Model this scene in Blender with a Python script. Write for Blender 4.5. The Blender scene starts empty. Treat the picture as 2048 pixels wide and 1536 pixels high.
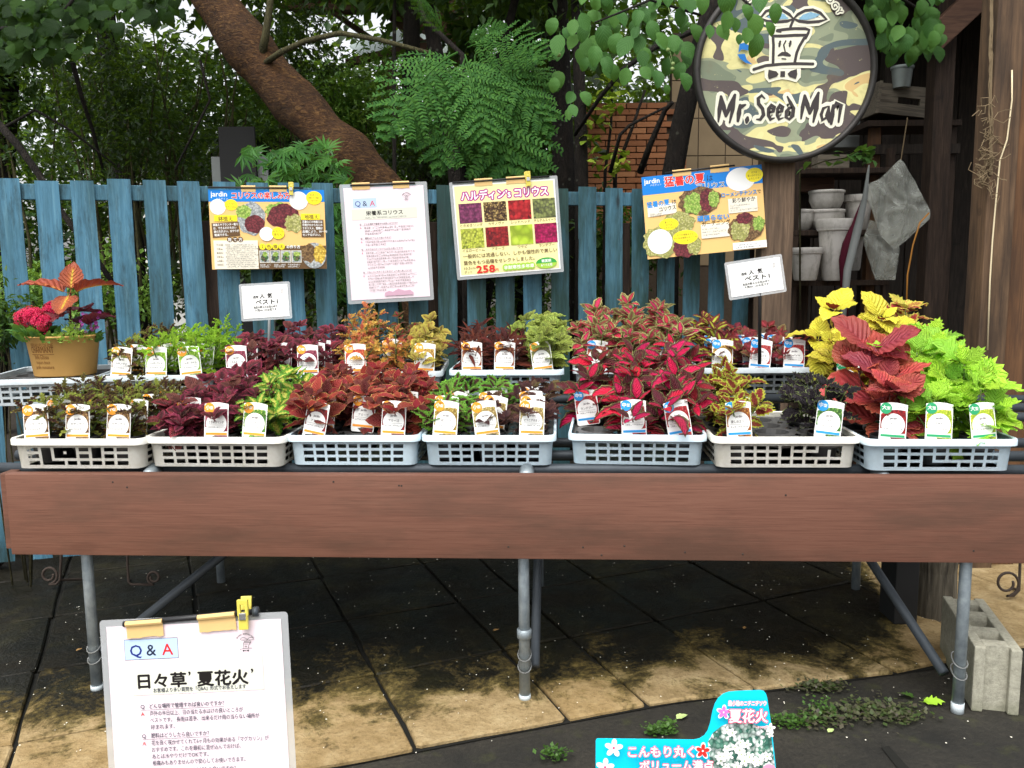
import bpy, bmesh, math, random
from mathutils import Vector as V, Matrix as M, noise as MN
PI = math.pi
S = bpy.context.scene
COL = S.collection

# ------------------------------------------------------------------ camera
FPX, PITCH, ROLL, CAMH = 1700.0, math.radians(7.35), math.radians(0.63), 1.23
_R0 = V((1, 0, 0)); _U0 = V((0, math.sin(PITCH), math.cos(PITCH))); FWD = V((0, math.cos(PITCH), -math.sin(PITCH)))
RGT = _R0 * math.cos(ROLL) - _U0 * math.sin(ROLL)
UPV = _R0 * math.sin(ROLL) + _U0 * math.cos(ROLL)
CAM = V((0, 0, CAMH))
cd = bpy.data.cameras.new('camera'); cam = bpy.data.objects.new('camera', cd); COL.objects.link(cam)
cd.sensor_width = 36.0; cd.lens = FPX / 2048 * 36.0; cd.clip_end = 400; cd.clip_start = .05
cam.matrix_world = M(((RGT.x, UPV.x, -FWD.x, CAM.x), (RGT.y, UPV.y, -FWD.y, CAM.y), (RGT.z, UPV.z, -FWD.z, CAM.z), (0, 0, 0, 1)))
S.camera = cam

# ------------------------------------------------------------------ sky, sun, exposure (bright overcast)
SUN_EL, SUN_AZ = math.radians(62), math.radians(200)      # azimuth clockwise from +Y: behind and a little left of the camera
w = bpy.data.worlds.new('World'); S.world = w; w.use_nodes = True
nt = w.node_tree; nt.nodes.clear()
sk = nt.nodes.new('ShaderNodeTexSky'); sk.sky_type = 'NISHITA'; sk.sun_disc = False
sk.sun_elevation = SUN_EL; sk.sun_rotation = SUN_AZ; sk.air_density = 1.0; sk.dust_density = 4.0; sk.ozone_density = 1.0
hs = nt.nodes.new('ShaderNodeHueSaturation'); hs.inputs['Saturation'].default_value = .16
bg = nt.nodes.new('ShaderNodeBackground'); bg.inputs[1].default_value = .15
wo = nt.nodes.new('ShaderNodeOutputWorld')
nt.links.new(sk.outputs[0], hs.inputs['Color']); nt.links.new(hs.outputs[0], bg.inputs[0]); nt.links.new(bg.outputs[0], wo.inputs[0])
sl = bpy.data.lights.new('sun', 'SUN'); sl.energy = 1.0; sl.angle = math.radians(60); sl.color = (1, .97, .92)
so = bpy.data.objects.new('sun', sl); COL.objects.link(so)
sd = V((math.sin(SUN_AZ) * math.cos(SUN_EL), math.cos(SUN_AZ) * math.cos(SUN_EL), math.sin(SUN_EL)))
so.rotation_euler = sd.to_track_quat('Z', 'Y').to_euler(); so.location = sd * 20
S.view_settings.view_transform = 'Standard'; S.view_settings.look = 'None'; S.view_settings.gamma = 1
S.view_settings.exposure = 1.05
S.render.engine = 'CYCLES'
S.cycles.max_bounces = 7; S.cycles.transparent_max_bounces = 8; S.cycles.use_denoising = True

# ------------------------------------------------------------------ pixel -> place helpers (photo pixels, 2048 x 1536)
def ray(px, py): return FWD + RGT * ((px - 1024) / FPX) - UPV * ((py - 768) / FPX)
def onZ(px, py, Z):
    d = ray(px, py); return CAM + d * ((Z - CAMH) / d.z)
def onY(px, py, Y):
    d = ray(px, py); return CAM + d * (Y / d.y)
def onP(px, py, p, n):
    d = ray(px, py); return CAM + d * ((p - CAM).dot(n) / d.dot(n))

# ------------------------------------------------------------------ object helpers
def lin(*c):
    return tuple((x / 255 / 12.92 if x / 255 <= .04045 else ((x / 255 + .055) / 1.055) ** 2.4) for x in c) + (1,)
def obj(name, me, parent=None, mw=None, kind=None):
    o = bpy.data.objects.new(name, me); COL.objects.link(o)
    if parent is not None: o.parent = parent
    if mw is not None: o.matrix_local = mw
    if kind: o['kind'] = kind
    return o
def tag(o, label, cat, group=None):
    o['label'] = label; o['category'] = cat
    if group: o['group'] = group
    return o
def thing(name, label, cat, mw=None, group=None):
    o = obj(name, None, None, mw if mw is not None else M()); o.empty_display_size = .05
    return tag(o, label, cat, group)
def T(x, y=None, z=None):
    return M.Translation(V(x)) if y is None else M.Translation(V((x, y, z)))
def RZ(a): return M.Rotation(a, 4, 'Z')
def RX(a): return M.Rotation(a, 4, 'X')
def RY(a): return M.Rotation(a, 4, 'Y')
def SC(x, y=None, z=None):
    y = x if y is None else y; z = x if z is None else z
    return M.Diagonal((x, y, z, 1))
def frame(o, x, y, z):
    return M(((x.x, y.x, z.x, o.x), (x.y, y.y, z.y, o.y), (x.z, y.z, z.z, o.z), (0, 0, 0, 1)))

class MB:
    """collects geometry for ONE mesh"""
    def __init__(s): s.v = []; s.f = []; s.m = []; s.uv = {}
    def add(s, vs, fs, mi=0, mt=None):
        b = len(s.v)
        s.v += [tuple(mt @ V(p)) if mt is not None else tuple(p) for p in vs]
        s.f += [tuple(i + b for i in f) for f in fs]; s.m += [mi] * len(fs); return s
    def box(s, c, d, mi=0, mt=None, bev=0):
        x, y, z = d[0] / 2, d[1] / 2, d[2] / 2
        if bev:
            bm = bmesh.new(); bmesh.ops.create_cube(bm, size=1)
            for v in bm.verts: v.co = V((v.co.x * d[0], v.co.y * d[1], v.co.z * d[2])) 
            bmesh.ops.bevel(bm, geom=bm.edges[:], offset=bev, segments=2, affect='EDGES', profile=.6)
            bm.verts.ensure_lookup_table()
            vs = [v.co + V(c) for v in bm.verts]; fs = [[v.index for v in f.verts] for f in bm.faces]; bm.free()
            return s.add(vs, fs, mi, mt)
        vs = [(c[0] + i * x, c[1] + j * y, c[2] + k * z) for i in (-1, 1) for j in (-1, 1) for k in (-1, 1)]
        return s.add(vs, [(0, 1, 3, 2), (4, 6, 7, 5), (0, 4, 5, 1), (2, 3, 7, 6), (0, 2, 6, 4), (1, 5, 7, 3)], mi, mt)
    def tube(s, pts, rad, n=8, mi=0, mt=None, caps=True):
        pts = [V(p) for p in pts]; k = len(pts)
        if not hasattr(rad, '__len__'): rad = [rad] * k
        vs = []; fs = []; a = None
        for i, p in enumerate(pts):
            t = (pts[min(i + 1, k - 1)] - pts[max(i - 1, 0)])
            t = t.normalized() if t.length > 1e-9 else V((0, 0, 1))
            if a is None: a = t.orthogonal().normalized()
            else:
                a = a - t * a.dot(t); a = a.normalized() if a.length > 1e-6 else t.orthogonal().normalized()
            b = t.cross(a)
            for j in range(n):
                q = 2 * PI * j / n; vs.append(p + (a * math.cos(q) + b * math.sin(q)) * rad[i])
        for i in range(k - 1):
            for j in range(n):
                fs.append((i * n + j, i * n + (j + 1) % n, (i + 1) * n + (j + 1) % n, (i + 1) * n + j))
        if caps: fs += [tuple(range(n - 1, -1, -1)), tuple(range((k - 1) * n, k * n))]
        return s.add(vs, fs, mi, mt)
    def lathe(s, prof, n=20, mi=0, mt=None, sy=1):
        vs = [(r * math.cos(2 * PI * j / n), sy * r * math.sin(2 * PI * j / n), z) for r, z in prof for j in range(n)]
        fs = [(i * n + j, i * n + (j + 1) % n, (i + 1) * n + (j + 1) % n, (i + 1) * n + j) for i in range(len(prof) - 1) for j in range(n)]
        return s.add(vs, fs, mi, mt)
    def poly(s, pts, z=0, mi=0, mt=None):
        return s.add([(p[0], p[1], z) for p in pts], [tuple(range(len(pts)))], mi, mt)
    def ngon_solid(s, pts, t, mi=0, mt=None):
        n = len(pts); vs = [(p[0], p[1], 0) for p in pts] + [(p[0], p[1], -t) for p in pts]
        return s.add(vs, [tuple(range(n)), tuple(range(2 * n - 1, n - 1, -1))] + [(i, i + n, (i + 1) % n + n, (i + 1) % n) for i in range(n)], mi, mt)
    def mesh(s, mats, smooth=False):
        me = bpy.data.meshes.new('mesh'); me.from_pydata(s.v, [], s.f)
        for m in (mats if isinstance(mats, (list, tuple)) else [mats]): me.materials.append(m)
        if any(s.m): me.polygons.foreach_set('material_index', s.m)
        if smooth:
            me.polygons.foreach_set('use_smooth', [True] * len(s.f))
        me.update(); return me
    def build(s, name, mats, parent=None, mw=None, smooth=False, kind=None):
        return obj(name, s.mesh(mats, smooth), parent, mw, kind)
def smooth_by_angle(me, deg=35):
    me.polygons.foreach_set('use_smooth', [True] * len(me.polygons))
    try: me.set_sharp_from_angle(angle=math.radians(deg))
    except Exception: pass
    return me

# ------------------------------------------------------------------ material helpers
MATS = {}
class NT:
    def __init__(s, name):
        s.mat = bpy.data.materials.new(name); s.mat.use_nodes = True; s.t = s.mat.node_tree
        s.b = s.t.nodes['Principled BSDF']; s.out = s.t.nodes['Material Output']; MATS[name] = s.mat
    def n(s, ty, ins=None, **kw):
        x = s.t.nodes.new('ShaderNode' + ty)
        for k, v in kw.items(): setattr(x, k, v)
        for k, v in (ins or {}).items():
            if isinstance(v, bpy.types.NodeSocket): s.t.links.new(v, x.inputs[k])
            else: x.inputs[k].default_value = v
        return x
    def l(s, a, b): s.t.links.new(a, b)
    def ramp(s, fac, stops, interp='LINEAR'):
        r = s.n('ValToRGB', {0: fac}); e = r.color_ramp; e.interpolation = interp
        while len(e.elements) < len(stops): e.elements.new(.5)
        for i, (p, c) in enumerate(stops):
            e.elements[i].position = p; e.elements[i].color = c if len(c) == 4 else tuple(c) + (1,)
        return r.outputs[0]
    def mix(s, f, a, b, mode='MIX'):
        x = s.n('Mix', data_type='RGBA', blend_type=mode)
        for k, v in ((0, f), (6, a), (7, b)):
            if isinstance(v, bpy.types.NodeSocket): s.l(v, x.inputs[k])
            else: x.inputs[k].default_value = v if not (k and len(v) == 3) else tuple(v) + (1,)
        return x.outputs[2]
    def math(s, op, a, b=0, c=None, clamp=False):
        x = s.n('Math', operation=op, use_clamp=clamp)
        for k, v in ((0, a), (1, b), (2, c)):
            if v is None: continue
            if isinstance(v, bpy.types.NodeSocket): s.l(v, x.inputs[k])
            else: x.inputs[k].default_value = v
        return x.outputs[0]
    def noise(s, vec, scale, detail=4, rough=.6, dist=0):
        x = s.n('TexNoise', {'Scale': scale, 'Detail': detail, 'Roughness': rough, 'Distortion': dist})
        if vec is not None: s.l(vec, x.inputs['Vector'])
        return x.outputs['Fac']
    def coord(s, kind='Object'): return s.n('TexCoord').outputs[kind]
    def mapped(s, vec, scale=(1, 1, 1), rot=(0, 0, 0), loc=(0, 0, 0)):
        return s.n('Mapping', {'Vector': vec, 'Scale': scale, 'Rotation': rot, 'Location': loc}).outputs[0]
    def rnd(s): return s.n('ObjectInfo').outputs['Random']
    def bump(s, h, dist, strength=1):
        b = s.n('Bump', {'Height': h, 'Distance': dist, 'Strength': strength}); s.l(b.outputs[0], s.b.inputs['Normal'])
    def set(s, col=None, rough=None, spec=None, metal=None):
        for k, v in (('Base Color', col), ('Roughness', rough), ('Specular IOR Level', spec), ('Metallic', metal)):
            if v is None: continue
            if isinstance(v, bpy.types.NodeSocket): s.l(v, s.b.inputs[k])
            else: s.b.inputs[k].default_value = v
        return s.mat
def plain(name, c, rough=.6, spec=.4, var=.12, scale=20, metal=0, bump=0):
    """a plain surface with faint mottling"""
    if name in MATS: return MATS[name]
    s = NT(name); c = tuple(c[:3]); f = s.noise(s.coord(), scale)
    col = s.mix(f, tuple(x * (1 - var) for x in c), tuple(min(1, x * (1 + var)) for x in c))
    if bump: s.bump(f, bump)
    return s.set(col, rough, spec, metal)
# ------------------------------------------------------------------ materials
def wood(name, base, dark, light, grain=(3, 40, 40), rough=.65, stain=None, bump=.0012, knots=True, spec=.3):
    s = NT(name); co = s.coord(); r = s.rnd()
    off = s.n('CombineXYZ', {0: s.math('MULTIPLY', r, 37.), 1: s.math('MULTIPLY', r, 11.), 2: s.math('MULTIPLY', r, 5.)}).outputs[0]
    v = s.n('VectorMath', {0: co, 1: off}, operation='ADD').outputs[0]
    g = s.noise(s.mapped(v, grain), 3, 6, .65, .6); g2 = s.noise(v, 2.2, 3)
    col = s.ramp(g, [(.25, dark), (.5, base), (.78, light)])
    col = s.mix(s.math('MULTIPLY', s.ramp(g2, [(.35, (0, 0, 0)), (.7, (1, 1, 1))]), .55), col, s.mix(.5, col, dark))
    if knots:
        vo = s.n('TexVoronoi', {'Vector': s.mapped(v, (2.2, 6, 6)), 'Scale': 1.15}).outputs['Distance']
        k = s.ramp(vo, [(.0, (1, 1, 1)), (.05, (.5, .5, .5)), (.09, (.8, .8, .8)), (.13, (0, 0, 0))]); col = s.mix(s.math('MULTIPLY', k, .55), col, dark)
    if stain:
        st = s.ramp(s.noise(s.mapped(v, stain[1]), 2.0, 5, .65), [(.45, (0, 0, 0)), (.62, (1, 1, 1))]); col = s.mix(s.math('MULTIPLY', st, stain[2]), col, stain[0])
    s.bump(g, bump); return s.set(col, rough, spec)
wood('board_stain', lin(114, 77, 62), lin(94, 60, 48), lin(124, 87, 71), (2.2, 95, 95), .6, (lin(86, 62, 50), (.8, 3.2, 3.2), .75), .0004)
wood('dark_timber', lin(52, 40, 32), lin(24, 19, 16), lin(78, 62, 50), (25, 25, 2), .8)
wood('pillar_timber', lin(98, 76, 56), lin(52, 40, 31), lin(122, 96, 70), (22, 22, 1.2), .75, (lin(48, 38, 30), (3, 3, .8), .7))
wood('plank_wall', lin(104, 72, 46), lin(60, 40, 27), lin(134, 96, 62), (20, 20, 1), .75, (lin(58, 44, 34), (2, 2, .6), .6))
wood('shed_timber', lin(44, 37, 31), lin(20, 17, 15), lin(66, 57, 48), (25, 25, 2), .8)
wood('crate_wood', lin(112, 104, 92), lin(60, 55, 48), lin(140, 130, 114), (2, 30, 30), .8)
wood('sign_post_wood', lin(112, 92, 74), lin(66, 52, 42), lin(138, 116, 94), (26, 26, 1.2), .75, (lin(70, 58, 48), (4, 4, .8), .7))
wood('old_stump', lin(92, 86, 74), lin(40, 36, 30), lin(130, 122, 106), (22, 22, 1.5), .9, None, .004)
wood('roof_timber', lin(92, 66, 52), lin(52, 38, 30), lin(112, 84, 66), (2, 20, 20), .7)

def picket_mat():
    s = NT('weathered_blue_paint'); co = s.coord(); oi = s.n('ObjectInfo'); r = oi.outputs['Random']
    off = s.n('CombineXYZ', {0: s.math('MULTIPLY', r, 31.), 2: s.math('MULTIPLY', r, 17.)}).outputs[0]
    v = s.n('VectorMath', {0: co, 1: off}, operation='ADD').outputs[0]
    g = s.noise(s.mapped(v, (22, 22, 1.6)), 3, 6, .7, .8); big = s.noise(s.mapped(v, (5, 5, 1.5)), 1.6, 5, .65)
    c = s.ramp(g, [(.2, lin(50, 90, 110)), (.5, lin(76, 124, 148)), (.8, lin(110, 154, 172))])
    a = s.math('ADD', s.math('MULTIPLY', oi.outputs['Alpha'], 1.0), s.math('MULTIPLY', s.math('SUBTRACT', big, .5), 2.6), clamp=True)
    c = s.mix(a, c, s.ramp(g, [(.2, lin(27, 47, 45)), (.55, lin(40, 68, 65)), (.85, lin(56, 86, 82))]))
    d = s.ramp(s.noise(s.mapped(v, (9, 9, 2.2)), 2.4, 6, .78), [(.5, (0, 0, 0)), (.7, (1, 1, 1))])
    c = s.mix(s.math('MULTIPLY', d, .85), c, lin(34, 48, 46))
    vo = s.n('TexVoronoi', {'Vector': s.mapped(v, (7, 7, 3)), 'Scale': 1.1}).outputs['Distance']
    c = s.mix(s.math('MULTIPLY', s.ramp(vo, [(.05, (1, 1, 1)), (.1, (0, 0, 0))]), .8), c, lin(26, 34, 36))
    s.bump(g, .0012); return s.set(c, .62, .3)
picket_mat()

def slab_mat():
    s = NT('mossy_sandstone'); g = s.n('NewGeometry').outputs['Position']; r = s.rnd()
    n1 = s.noise(g, 13, 7, .7, .3); n2 = s.noise(g, 2.6, 5, .6, .4); n3 = s.noise(g, 70, 4, .7); n4 = s.noise(g, 5.5, 6, .72, .6)
    c = s.ramp(n1, [(.25, lin(112, 94, 62)), (.5, lin(154, 134, 98)), (.75, lin(182, 164, 126))])
    c = s.mix(s.math('MULTIPLY', r, .35), c, lin(146, 116, 66)); c = s.mix(s.math('MULTIPLY', s.ramp(n3, [(.5, (0, 0, 0)), (.7, (1, 1, 1))]), .5), c, lin(96, 78, 48))
    # green-brown moss, then black wet algal film with ragged edges behind the bench front line
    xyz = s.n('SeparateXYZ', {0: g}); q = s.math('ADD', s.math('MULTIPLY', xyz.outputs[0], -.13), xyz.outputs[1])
    far = s.math('SUBTRACT', q, 2.24)                                   # metres behind a line along the bench front
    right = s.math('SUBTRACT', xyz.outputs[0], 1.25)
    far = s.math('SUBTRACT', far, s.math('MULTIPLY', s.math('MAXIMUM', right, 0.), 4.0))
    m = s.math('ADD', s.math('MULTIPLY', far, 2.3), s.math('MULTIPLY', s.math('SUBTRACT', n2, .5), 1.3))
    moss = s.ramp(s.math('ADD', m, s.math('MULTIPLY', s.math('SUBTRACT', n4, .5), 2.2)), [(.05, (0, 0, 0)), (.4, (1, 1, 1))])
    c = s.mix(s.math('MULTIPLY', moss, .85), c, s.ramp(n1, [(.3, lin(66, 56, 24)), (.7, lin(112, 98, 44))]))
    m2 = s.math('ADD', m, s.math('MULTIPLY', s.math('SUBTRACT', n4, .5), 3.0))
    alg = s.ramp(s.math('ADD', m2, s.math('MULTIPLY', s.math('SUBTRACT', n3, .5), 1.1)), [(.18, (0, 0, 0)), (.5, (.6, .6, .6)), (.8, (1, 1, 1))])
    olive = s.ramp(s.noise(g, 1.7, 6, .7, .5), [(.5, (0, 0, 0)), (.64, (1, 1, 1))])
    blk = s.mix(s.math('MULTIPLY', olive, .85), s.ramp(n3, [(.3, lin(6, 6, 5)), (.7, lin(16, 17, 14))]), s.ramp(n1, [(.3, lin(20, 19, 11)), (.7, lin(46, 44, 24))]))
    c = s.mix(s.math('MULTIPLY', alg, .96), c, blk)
    rough = s.ramp(s.math('MULTIPLY', alg, s.noise(g, 4, 4)), [(.34, (.9, .9, .9)), (.56, (.34, .34, .34))])
    s.bump(s.math('ADD', n1, s.math('MULTIPLY', n3, .35)), .012); return s.set(c, rough, .18)
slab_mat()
def ground_mat():
    s = NT('damp_concrete'); g = s.n('NewGeometry').outputs['Position']
    n1 = s.noise(g, 60, 5, .75); n2 = s.noise(g, 2.3, 5, .6); n3 = s.noise(g, 11, 4, .6)
    c = s.ramp(n1, [(.3, lin(32, 30, 26)), (.55, lin(50, 47, 40)), (.8, lin(70, 66, 56))])
    c = s.mix(s.ramp(n2, [(.4, (0, 0, 0)), (.66, (.9, .9, .9))]), c, s.ramp(n3, [(.3, lin(18, 18, 16)), (.7, lin(30, 30, 27))]))
    c = s.mix(s.math('MULTIPLY', s.ramp(n3, [(.56, (0, 0, 0)), (.74, (1, 1, 1))]), .7), c, lin(56, 58, 30))
    s.bump(n1, .004); return s.set(c, .75, .35)
ground_mat()
plain('joint_soil', (.012, .012, .010), .9, .2, .4, 30)
plain('garden_soil', (.03, .024, .018), .95, .2, .4, 12)

def galv():
    s = NT('galvanised_pipe'); v = s.coord(); n = s.noise(v, 26, 4)
    s.bump(n, .0004); return s.set(s.ramp(n, [(.3, lin(116, 126, 132)), (.7, lin(158, 168, 172))]), .45, .4, .35)
galv()
plain('dark_pipe', (.05, .06, .07), .5, .4, .3, 20, .3)
plain('wire', (.35, .36, .35), .4, .5, .1, 20, .7)
plain('rust_iron', (.045, .032, .025), .8, .3, .4, 40)
def plas(name, c, dirt):
    s = NT(name); v = s.coord(); n = s.noise(v, 14, 5, .7); n2 = s.noise(v, 90, 2)
    col = s.mix(s.math('MULTIPLY', s.ramp(n, [(.45, (0, 0, 0)), (.75, (1, 1, 1))]), .6), c, dirt)
    col = s.mix(s.math('MULTIPLY', s.ramp(n2, [(.66, (0, 0, 0)), (.72, (1, 1, 1))]), .4), col, dirt)
    s.b.inputs['Subsurface Weight'].default_value = 0
    return s.set(col, .42, .45)
plas('pale_blue_plastic', lin(212, 232, 242), lin(188, 202, 206))
plas('cream_plastic', lin(244, 243, 234), lin(212, 206, 186))
plas('grey_plastic', lin(200, 210, 214), lin(150, 156, 156))
plas('black_plastic', lin(72, 72, 72), lin(88, 86, 82))
plas('pot_plastic', lin(26, 26, 28), lin(44, 42, 40))
def conc():
    s = NT('concrete_block'); v = s.coord(); n = s.noise(v, 55, 6, .8); n2 = s.noise(v, 5, 4)
    c = s.ramp(n, [(.3, lin(132, 130, 116)), (.6, lin(170, 167, 150)), (.85, lin(194, 190, 172))])
    z = s.n('SeparateXYZ', {0: v}).outputs[2]
    mo = s.ramp(s.math('ADD', s.math('MULTIPLY', z, -4.), s.math('MULTIPLY', n2, 1.2)), [(.35, (0, 0, 0)), (.7, (1, 1, 1))])
    c = s.mix(s.math('MULTIPLY', mo, .75), c, lin(92, 96, 64))
    s.bump(n, .003); return s.set(c, .95, .2)
conc()
def bark(name, a, b, c_, sc=(9, 9, 30), lich=None):
    s = NT(name); v = s.coord(); n = s.noise(s.mapped(v, sc), 4, 6, .7, 1.2); n2 = s.noise(v, 5, 4)
    col = s.ramp(n, [(.28, a), (.5, b), (.75, c_)]); col = s.mix(s.ramp(n2, [(.45, (0, 0, 0)), (.7, (.6, .6, .6))]), col, a)
    if lich:
        vo = s.n('TexVoronoi', {'Vector': s.mapped(v, (9, 9, 9)), 'Scale': 1.6}).outputs['Distance']
        col = s.mix(s.ramp(vo, [(.1, (1, 1, 1)), (.16, (0, 0, 0))]), col, lich)
    s.bump(n, .03); return s.set(col, .8, .3)
bark('brown_bark', lin(30, 20, 13), lin(82, 54, 30), lin(142, 106, 60), (7, 7, 16))
bark('black_bark', lin(16, 13, 11), lin(34, 28, 23), lin(58, 50, 42), (12, 12, 4), lin(84, 84, 74))
bark('grey_branch', lin(52, 50, 32), lin(84, 80, 50), lin(112, 106, 68), (20, 20, 4))
def brickm():
    s = NT('brick'); v = s.n('NewGeometry').outputs['Position']; r = s.rnd(); n = s.noise(v, 40, 4)
    c = s.ramp(r, [(0, lin(120, 76, 50)), (.5, lin(150, 96, 62)), (1, lin(168, 116, 78))]); c = s.mix(s.math('MULTIPLY', n, .5), c, lin(110, 80, 58))
    s.bump(n, .003); return s.set(c, .9, .2)
brickm(); plain('mortar', lin(70, 60, 50), .95, .1, .3, 30)

def foliage(name, cols, back=None, trans=.28, rough=.5, spec=.35, island=True, vein=None):
    """leaves; colour varies leaf by leaf; light passes through"""
    s = NT(name)
    r = s.n('NewGeometry').outputs['Random Per Island'] if island else s.rnd()
    n = len(cols); c = s.ramp(r, [((i + .5) / n, k) for i, k in enumerate(cols)])
    c = s.mix(.35, c, s.mix(s.noise(s.coord(), 30, 2), c, cols[0]))
    if vein:
        uv = s.n('UVMap').outputs[0]; xy = s.n('SeparateXYZ', {0: uv})
        wv = s.math('SINE', s.math('MULTIPLY', s.math('SUBTRACT', xy.outputs[1], s.math('MULTIPLY', xy.outputs[0], .45)), 42.))
        c = s.mix(s.math('MULTIPLY', s.ramp(wv, [(.55, (0, 0, 0)), (1, (1, 1, 1))]), .45), c, vein)
    tr = s.n('BsdfTranslucent', {0: s.mix(.5, c, lin(150, 190, 40), 'MIX')}); mx = s.n('MixShader', {0: trans})
    s.l(s.b.outputs[0], mx.inputs[1]); s.l(tr.outputs[0], mx.inputs[2]); s.l(mx.outputs[0], s.out.inputs[0])
    s.set(c, rough, spec); return s.mat
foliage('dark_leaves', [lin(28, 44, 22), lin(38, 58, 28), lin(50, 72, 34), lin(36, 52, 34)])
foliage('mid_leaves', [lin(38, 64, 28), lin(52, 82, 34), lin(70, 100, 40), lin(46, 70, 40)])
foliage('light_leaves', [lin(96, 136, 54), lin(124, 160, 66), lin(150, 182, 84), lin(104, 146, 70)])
foliage('yellow_leaves', [lin(140, 160, 50), lin(168, 180, 60), lin(120, 150, 48)], island=False)
foliage('feather_leaves', [lin(46, 86, 38), lin(58, 100, 42), lin(72, 114, 46)], island=True, spec=.12, rough=.65)
foliage('dogwood_leaves', [lin(52, 94, 42), lin(66, 110, 50), lin(84, 126, 54), lin(58, 100, 50)], island=False, vein=lin(96, 134, 70), spec=.18, rough=.6)
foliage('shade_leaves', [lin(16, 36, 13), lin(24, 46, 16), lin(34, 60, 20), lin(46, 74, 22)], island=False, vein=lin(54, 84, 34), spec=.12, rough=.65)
foliage('palmate_leaves', [lin(52, 98, 46), lin(66, 116, 52), lin(84, 134, 56)], island=False)
foliage('weed_leaves', [lin(66, 84, 46), lin(84, 70, 66), lin(90, 100, 60), lin(76, 64, 62)])
foliage('weed_green', [lin(60, 92, 40), lin(78, 112, 48)])
foliage('soft_green', [lin(84, 128, 62), lin(100, 146, 72), lin(70, 112, 56)], island=False)
foliage('lime_sprig', [lin(150, 180, 84), lin(178, 200, 106), lin(126, 160, 70)], island=False)
foliage('pink_petals', [lin(204, 22, 76), lin(222, 40, 96), lin(186, 16, 66)], trans=.15)
foliage('purple_petals', [lin(150, 40, 140), lin(170, 60, 150)], trans=.15)
plain('stem_green', lin(86, 104, 48), .6); plain('stem_red', lin(84, 44, 36), .6)

# coleus: colour runs from the midrib (0) to the rim (1) of the leaf, with teeth, veins and leaf-to-leaf change
def coleus_mat(name, stops, alt=None, altp=.25, vein=None, vamt=.22, under=None, amt=.35, ns=7, trans=.22):
    s = NT(name); uv = s.n('UVMap').outputs[0]; xy = s.n('SeparateXYZ', {0: uv}); r = s.rnd()
    off = s.n('CombineXYZ', {0: s.math('MULTIPLY', r, 40.), 1: s.math('MULTIPLY', r, 13.)}).outputs[0]
    v = s.n('VectorMath', {0: s.coord(), 1: off}, operation='ADD').outputs[0]
    n = s.noise(v, ns, 4, .65)
    d = s.math('ADD', xyo := xy.outputs[0], s.math('MULTIPLY', s.math('SUBTRACT', n, .5), amt), clamp=True)
    c = s.ramp(d, stops)
    if alt:
        c2 = s.ramp(d, alt); f = s.ramp(r, [(altp - .08, (1, 1, 1)), (altp + .08, (0, 0, 0))]); c = s.mix(f, c, c2)
    wv = s.math('SINE', s.math('MULTIPLY', s.math('SUBTRACT', xy.outputs[1], s.math('MULTIPLY', xyo, .35)), 46.))
    vf = s.ramp(wv, [(.6, (0, 0, 0)), (1, (1, 1, 1))])
    c = s.mix(s.math('MULTIPLY', vf, vamt if vein else .16), c, vein if vein else (0, 0, 0, 1))
    hv = s.n('HueSaturation', {'Color': c, 'Hue': s.math('ADD', .49, s.math('MULTIPLY', s.math('FRACT', s.math('MULTIPLY', r, 7.3)), .02)), 'Value': s.math('ADD', .78, s.math('MULTIPLY', s.math('FRACT', s.math('MULTIPLY', r, 3.7)), .42))}).outputs[0]
    if under: hv = s.mix(s.n('NewGeometry').outputs['Backfacing'], hv, under)
    tr = s.n('BsdfTranslucent', {0: hv}); mx = s.n('MixShader', {0: trans})
    s.bump(s.math('ADD', wv, s.math('MULTIPLY', n, 2.)), .0016)
    s.l(s.b.outputs[0], mx.inputs[1]); s.l(tr.outputs[0], mx.inputs[2]); s.l(mx.outputs[0], s.out.inputs[0])
    return s.set(hv, .5, .35)
CV = {}
def cultivar(key, stops, shape, L, name, badge, phot, **kw):
    st = [(p, lin(*c)) for p, c in stops]
    if kw.get('alt'): kw['alt'] = [(p, lin(*c)) for p, c in kw['alt']]
    for k in ('vein', 'under'):
        if kw.get(k): kw[k] = lin(*kw[k])
    CV[key] = dict(mat=coleus_mat('coleus_' + key, st, **kw), shape=shape, L=L, name=name, badge=badge, phot=phot)
S_, M_, L_ = 's', 'm', 'l'
cultivar('casanova', [(0, (66, 34, 26)), (.55, (84, 50, 30)), (.85, (122, 112, 46)), (1, (150, 140, 60))], 'feather', .05, 'カサノヴァ', S_, ((70, 40, 28), (190, 150, 90), (120, 80, 50)), alt=[(0, (150, 164, 60)), (1, (168, 184, 74))], altp=.2)
cultivar('linda', [(0, (72, 32, 36)), (.35, (104, 40, 48)), (.7, (142, 50, 66)), (1, (168, 62, 92))], 'ovate', .064, 'ときめきリンダ', S_, ((150, 60, 80), (110, 40, 60), (180, 90, 110)), alt=[(0, (96, 54, 48)), (1, (130, 72, 62))], altp=.25)
cultivar('fairy', [(0, (240, 236, 120)), (.3, (226, 226, 96)), (.5, (130, 186, 62)), (1, (96, 160, 50))], 'toothed', .072, 'ハートフェアリー', S_, ((90, 150, 50), (60, 110, 40), (180, 200, 90)), amt=.6)
cultivar('amigo', [(0, (158, 50, 46)), (.6, (166, 58, 52)), (.86, (164, 60, 52)), (.95, (212, 164, 96))], 'ovate', .064, 'アミーゴ', S_, ((170, 40, 40), (120, 30, 36), (60, 26, 26)), alt=[(0, (114, 48, 44)), (.9, (128, 66, 52)), (1, (160, 116, 72))], altp=.34, amt=.12)
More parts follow.
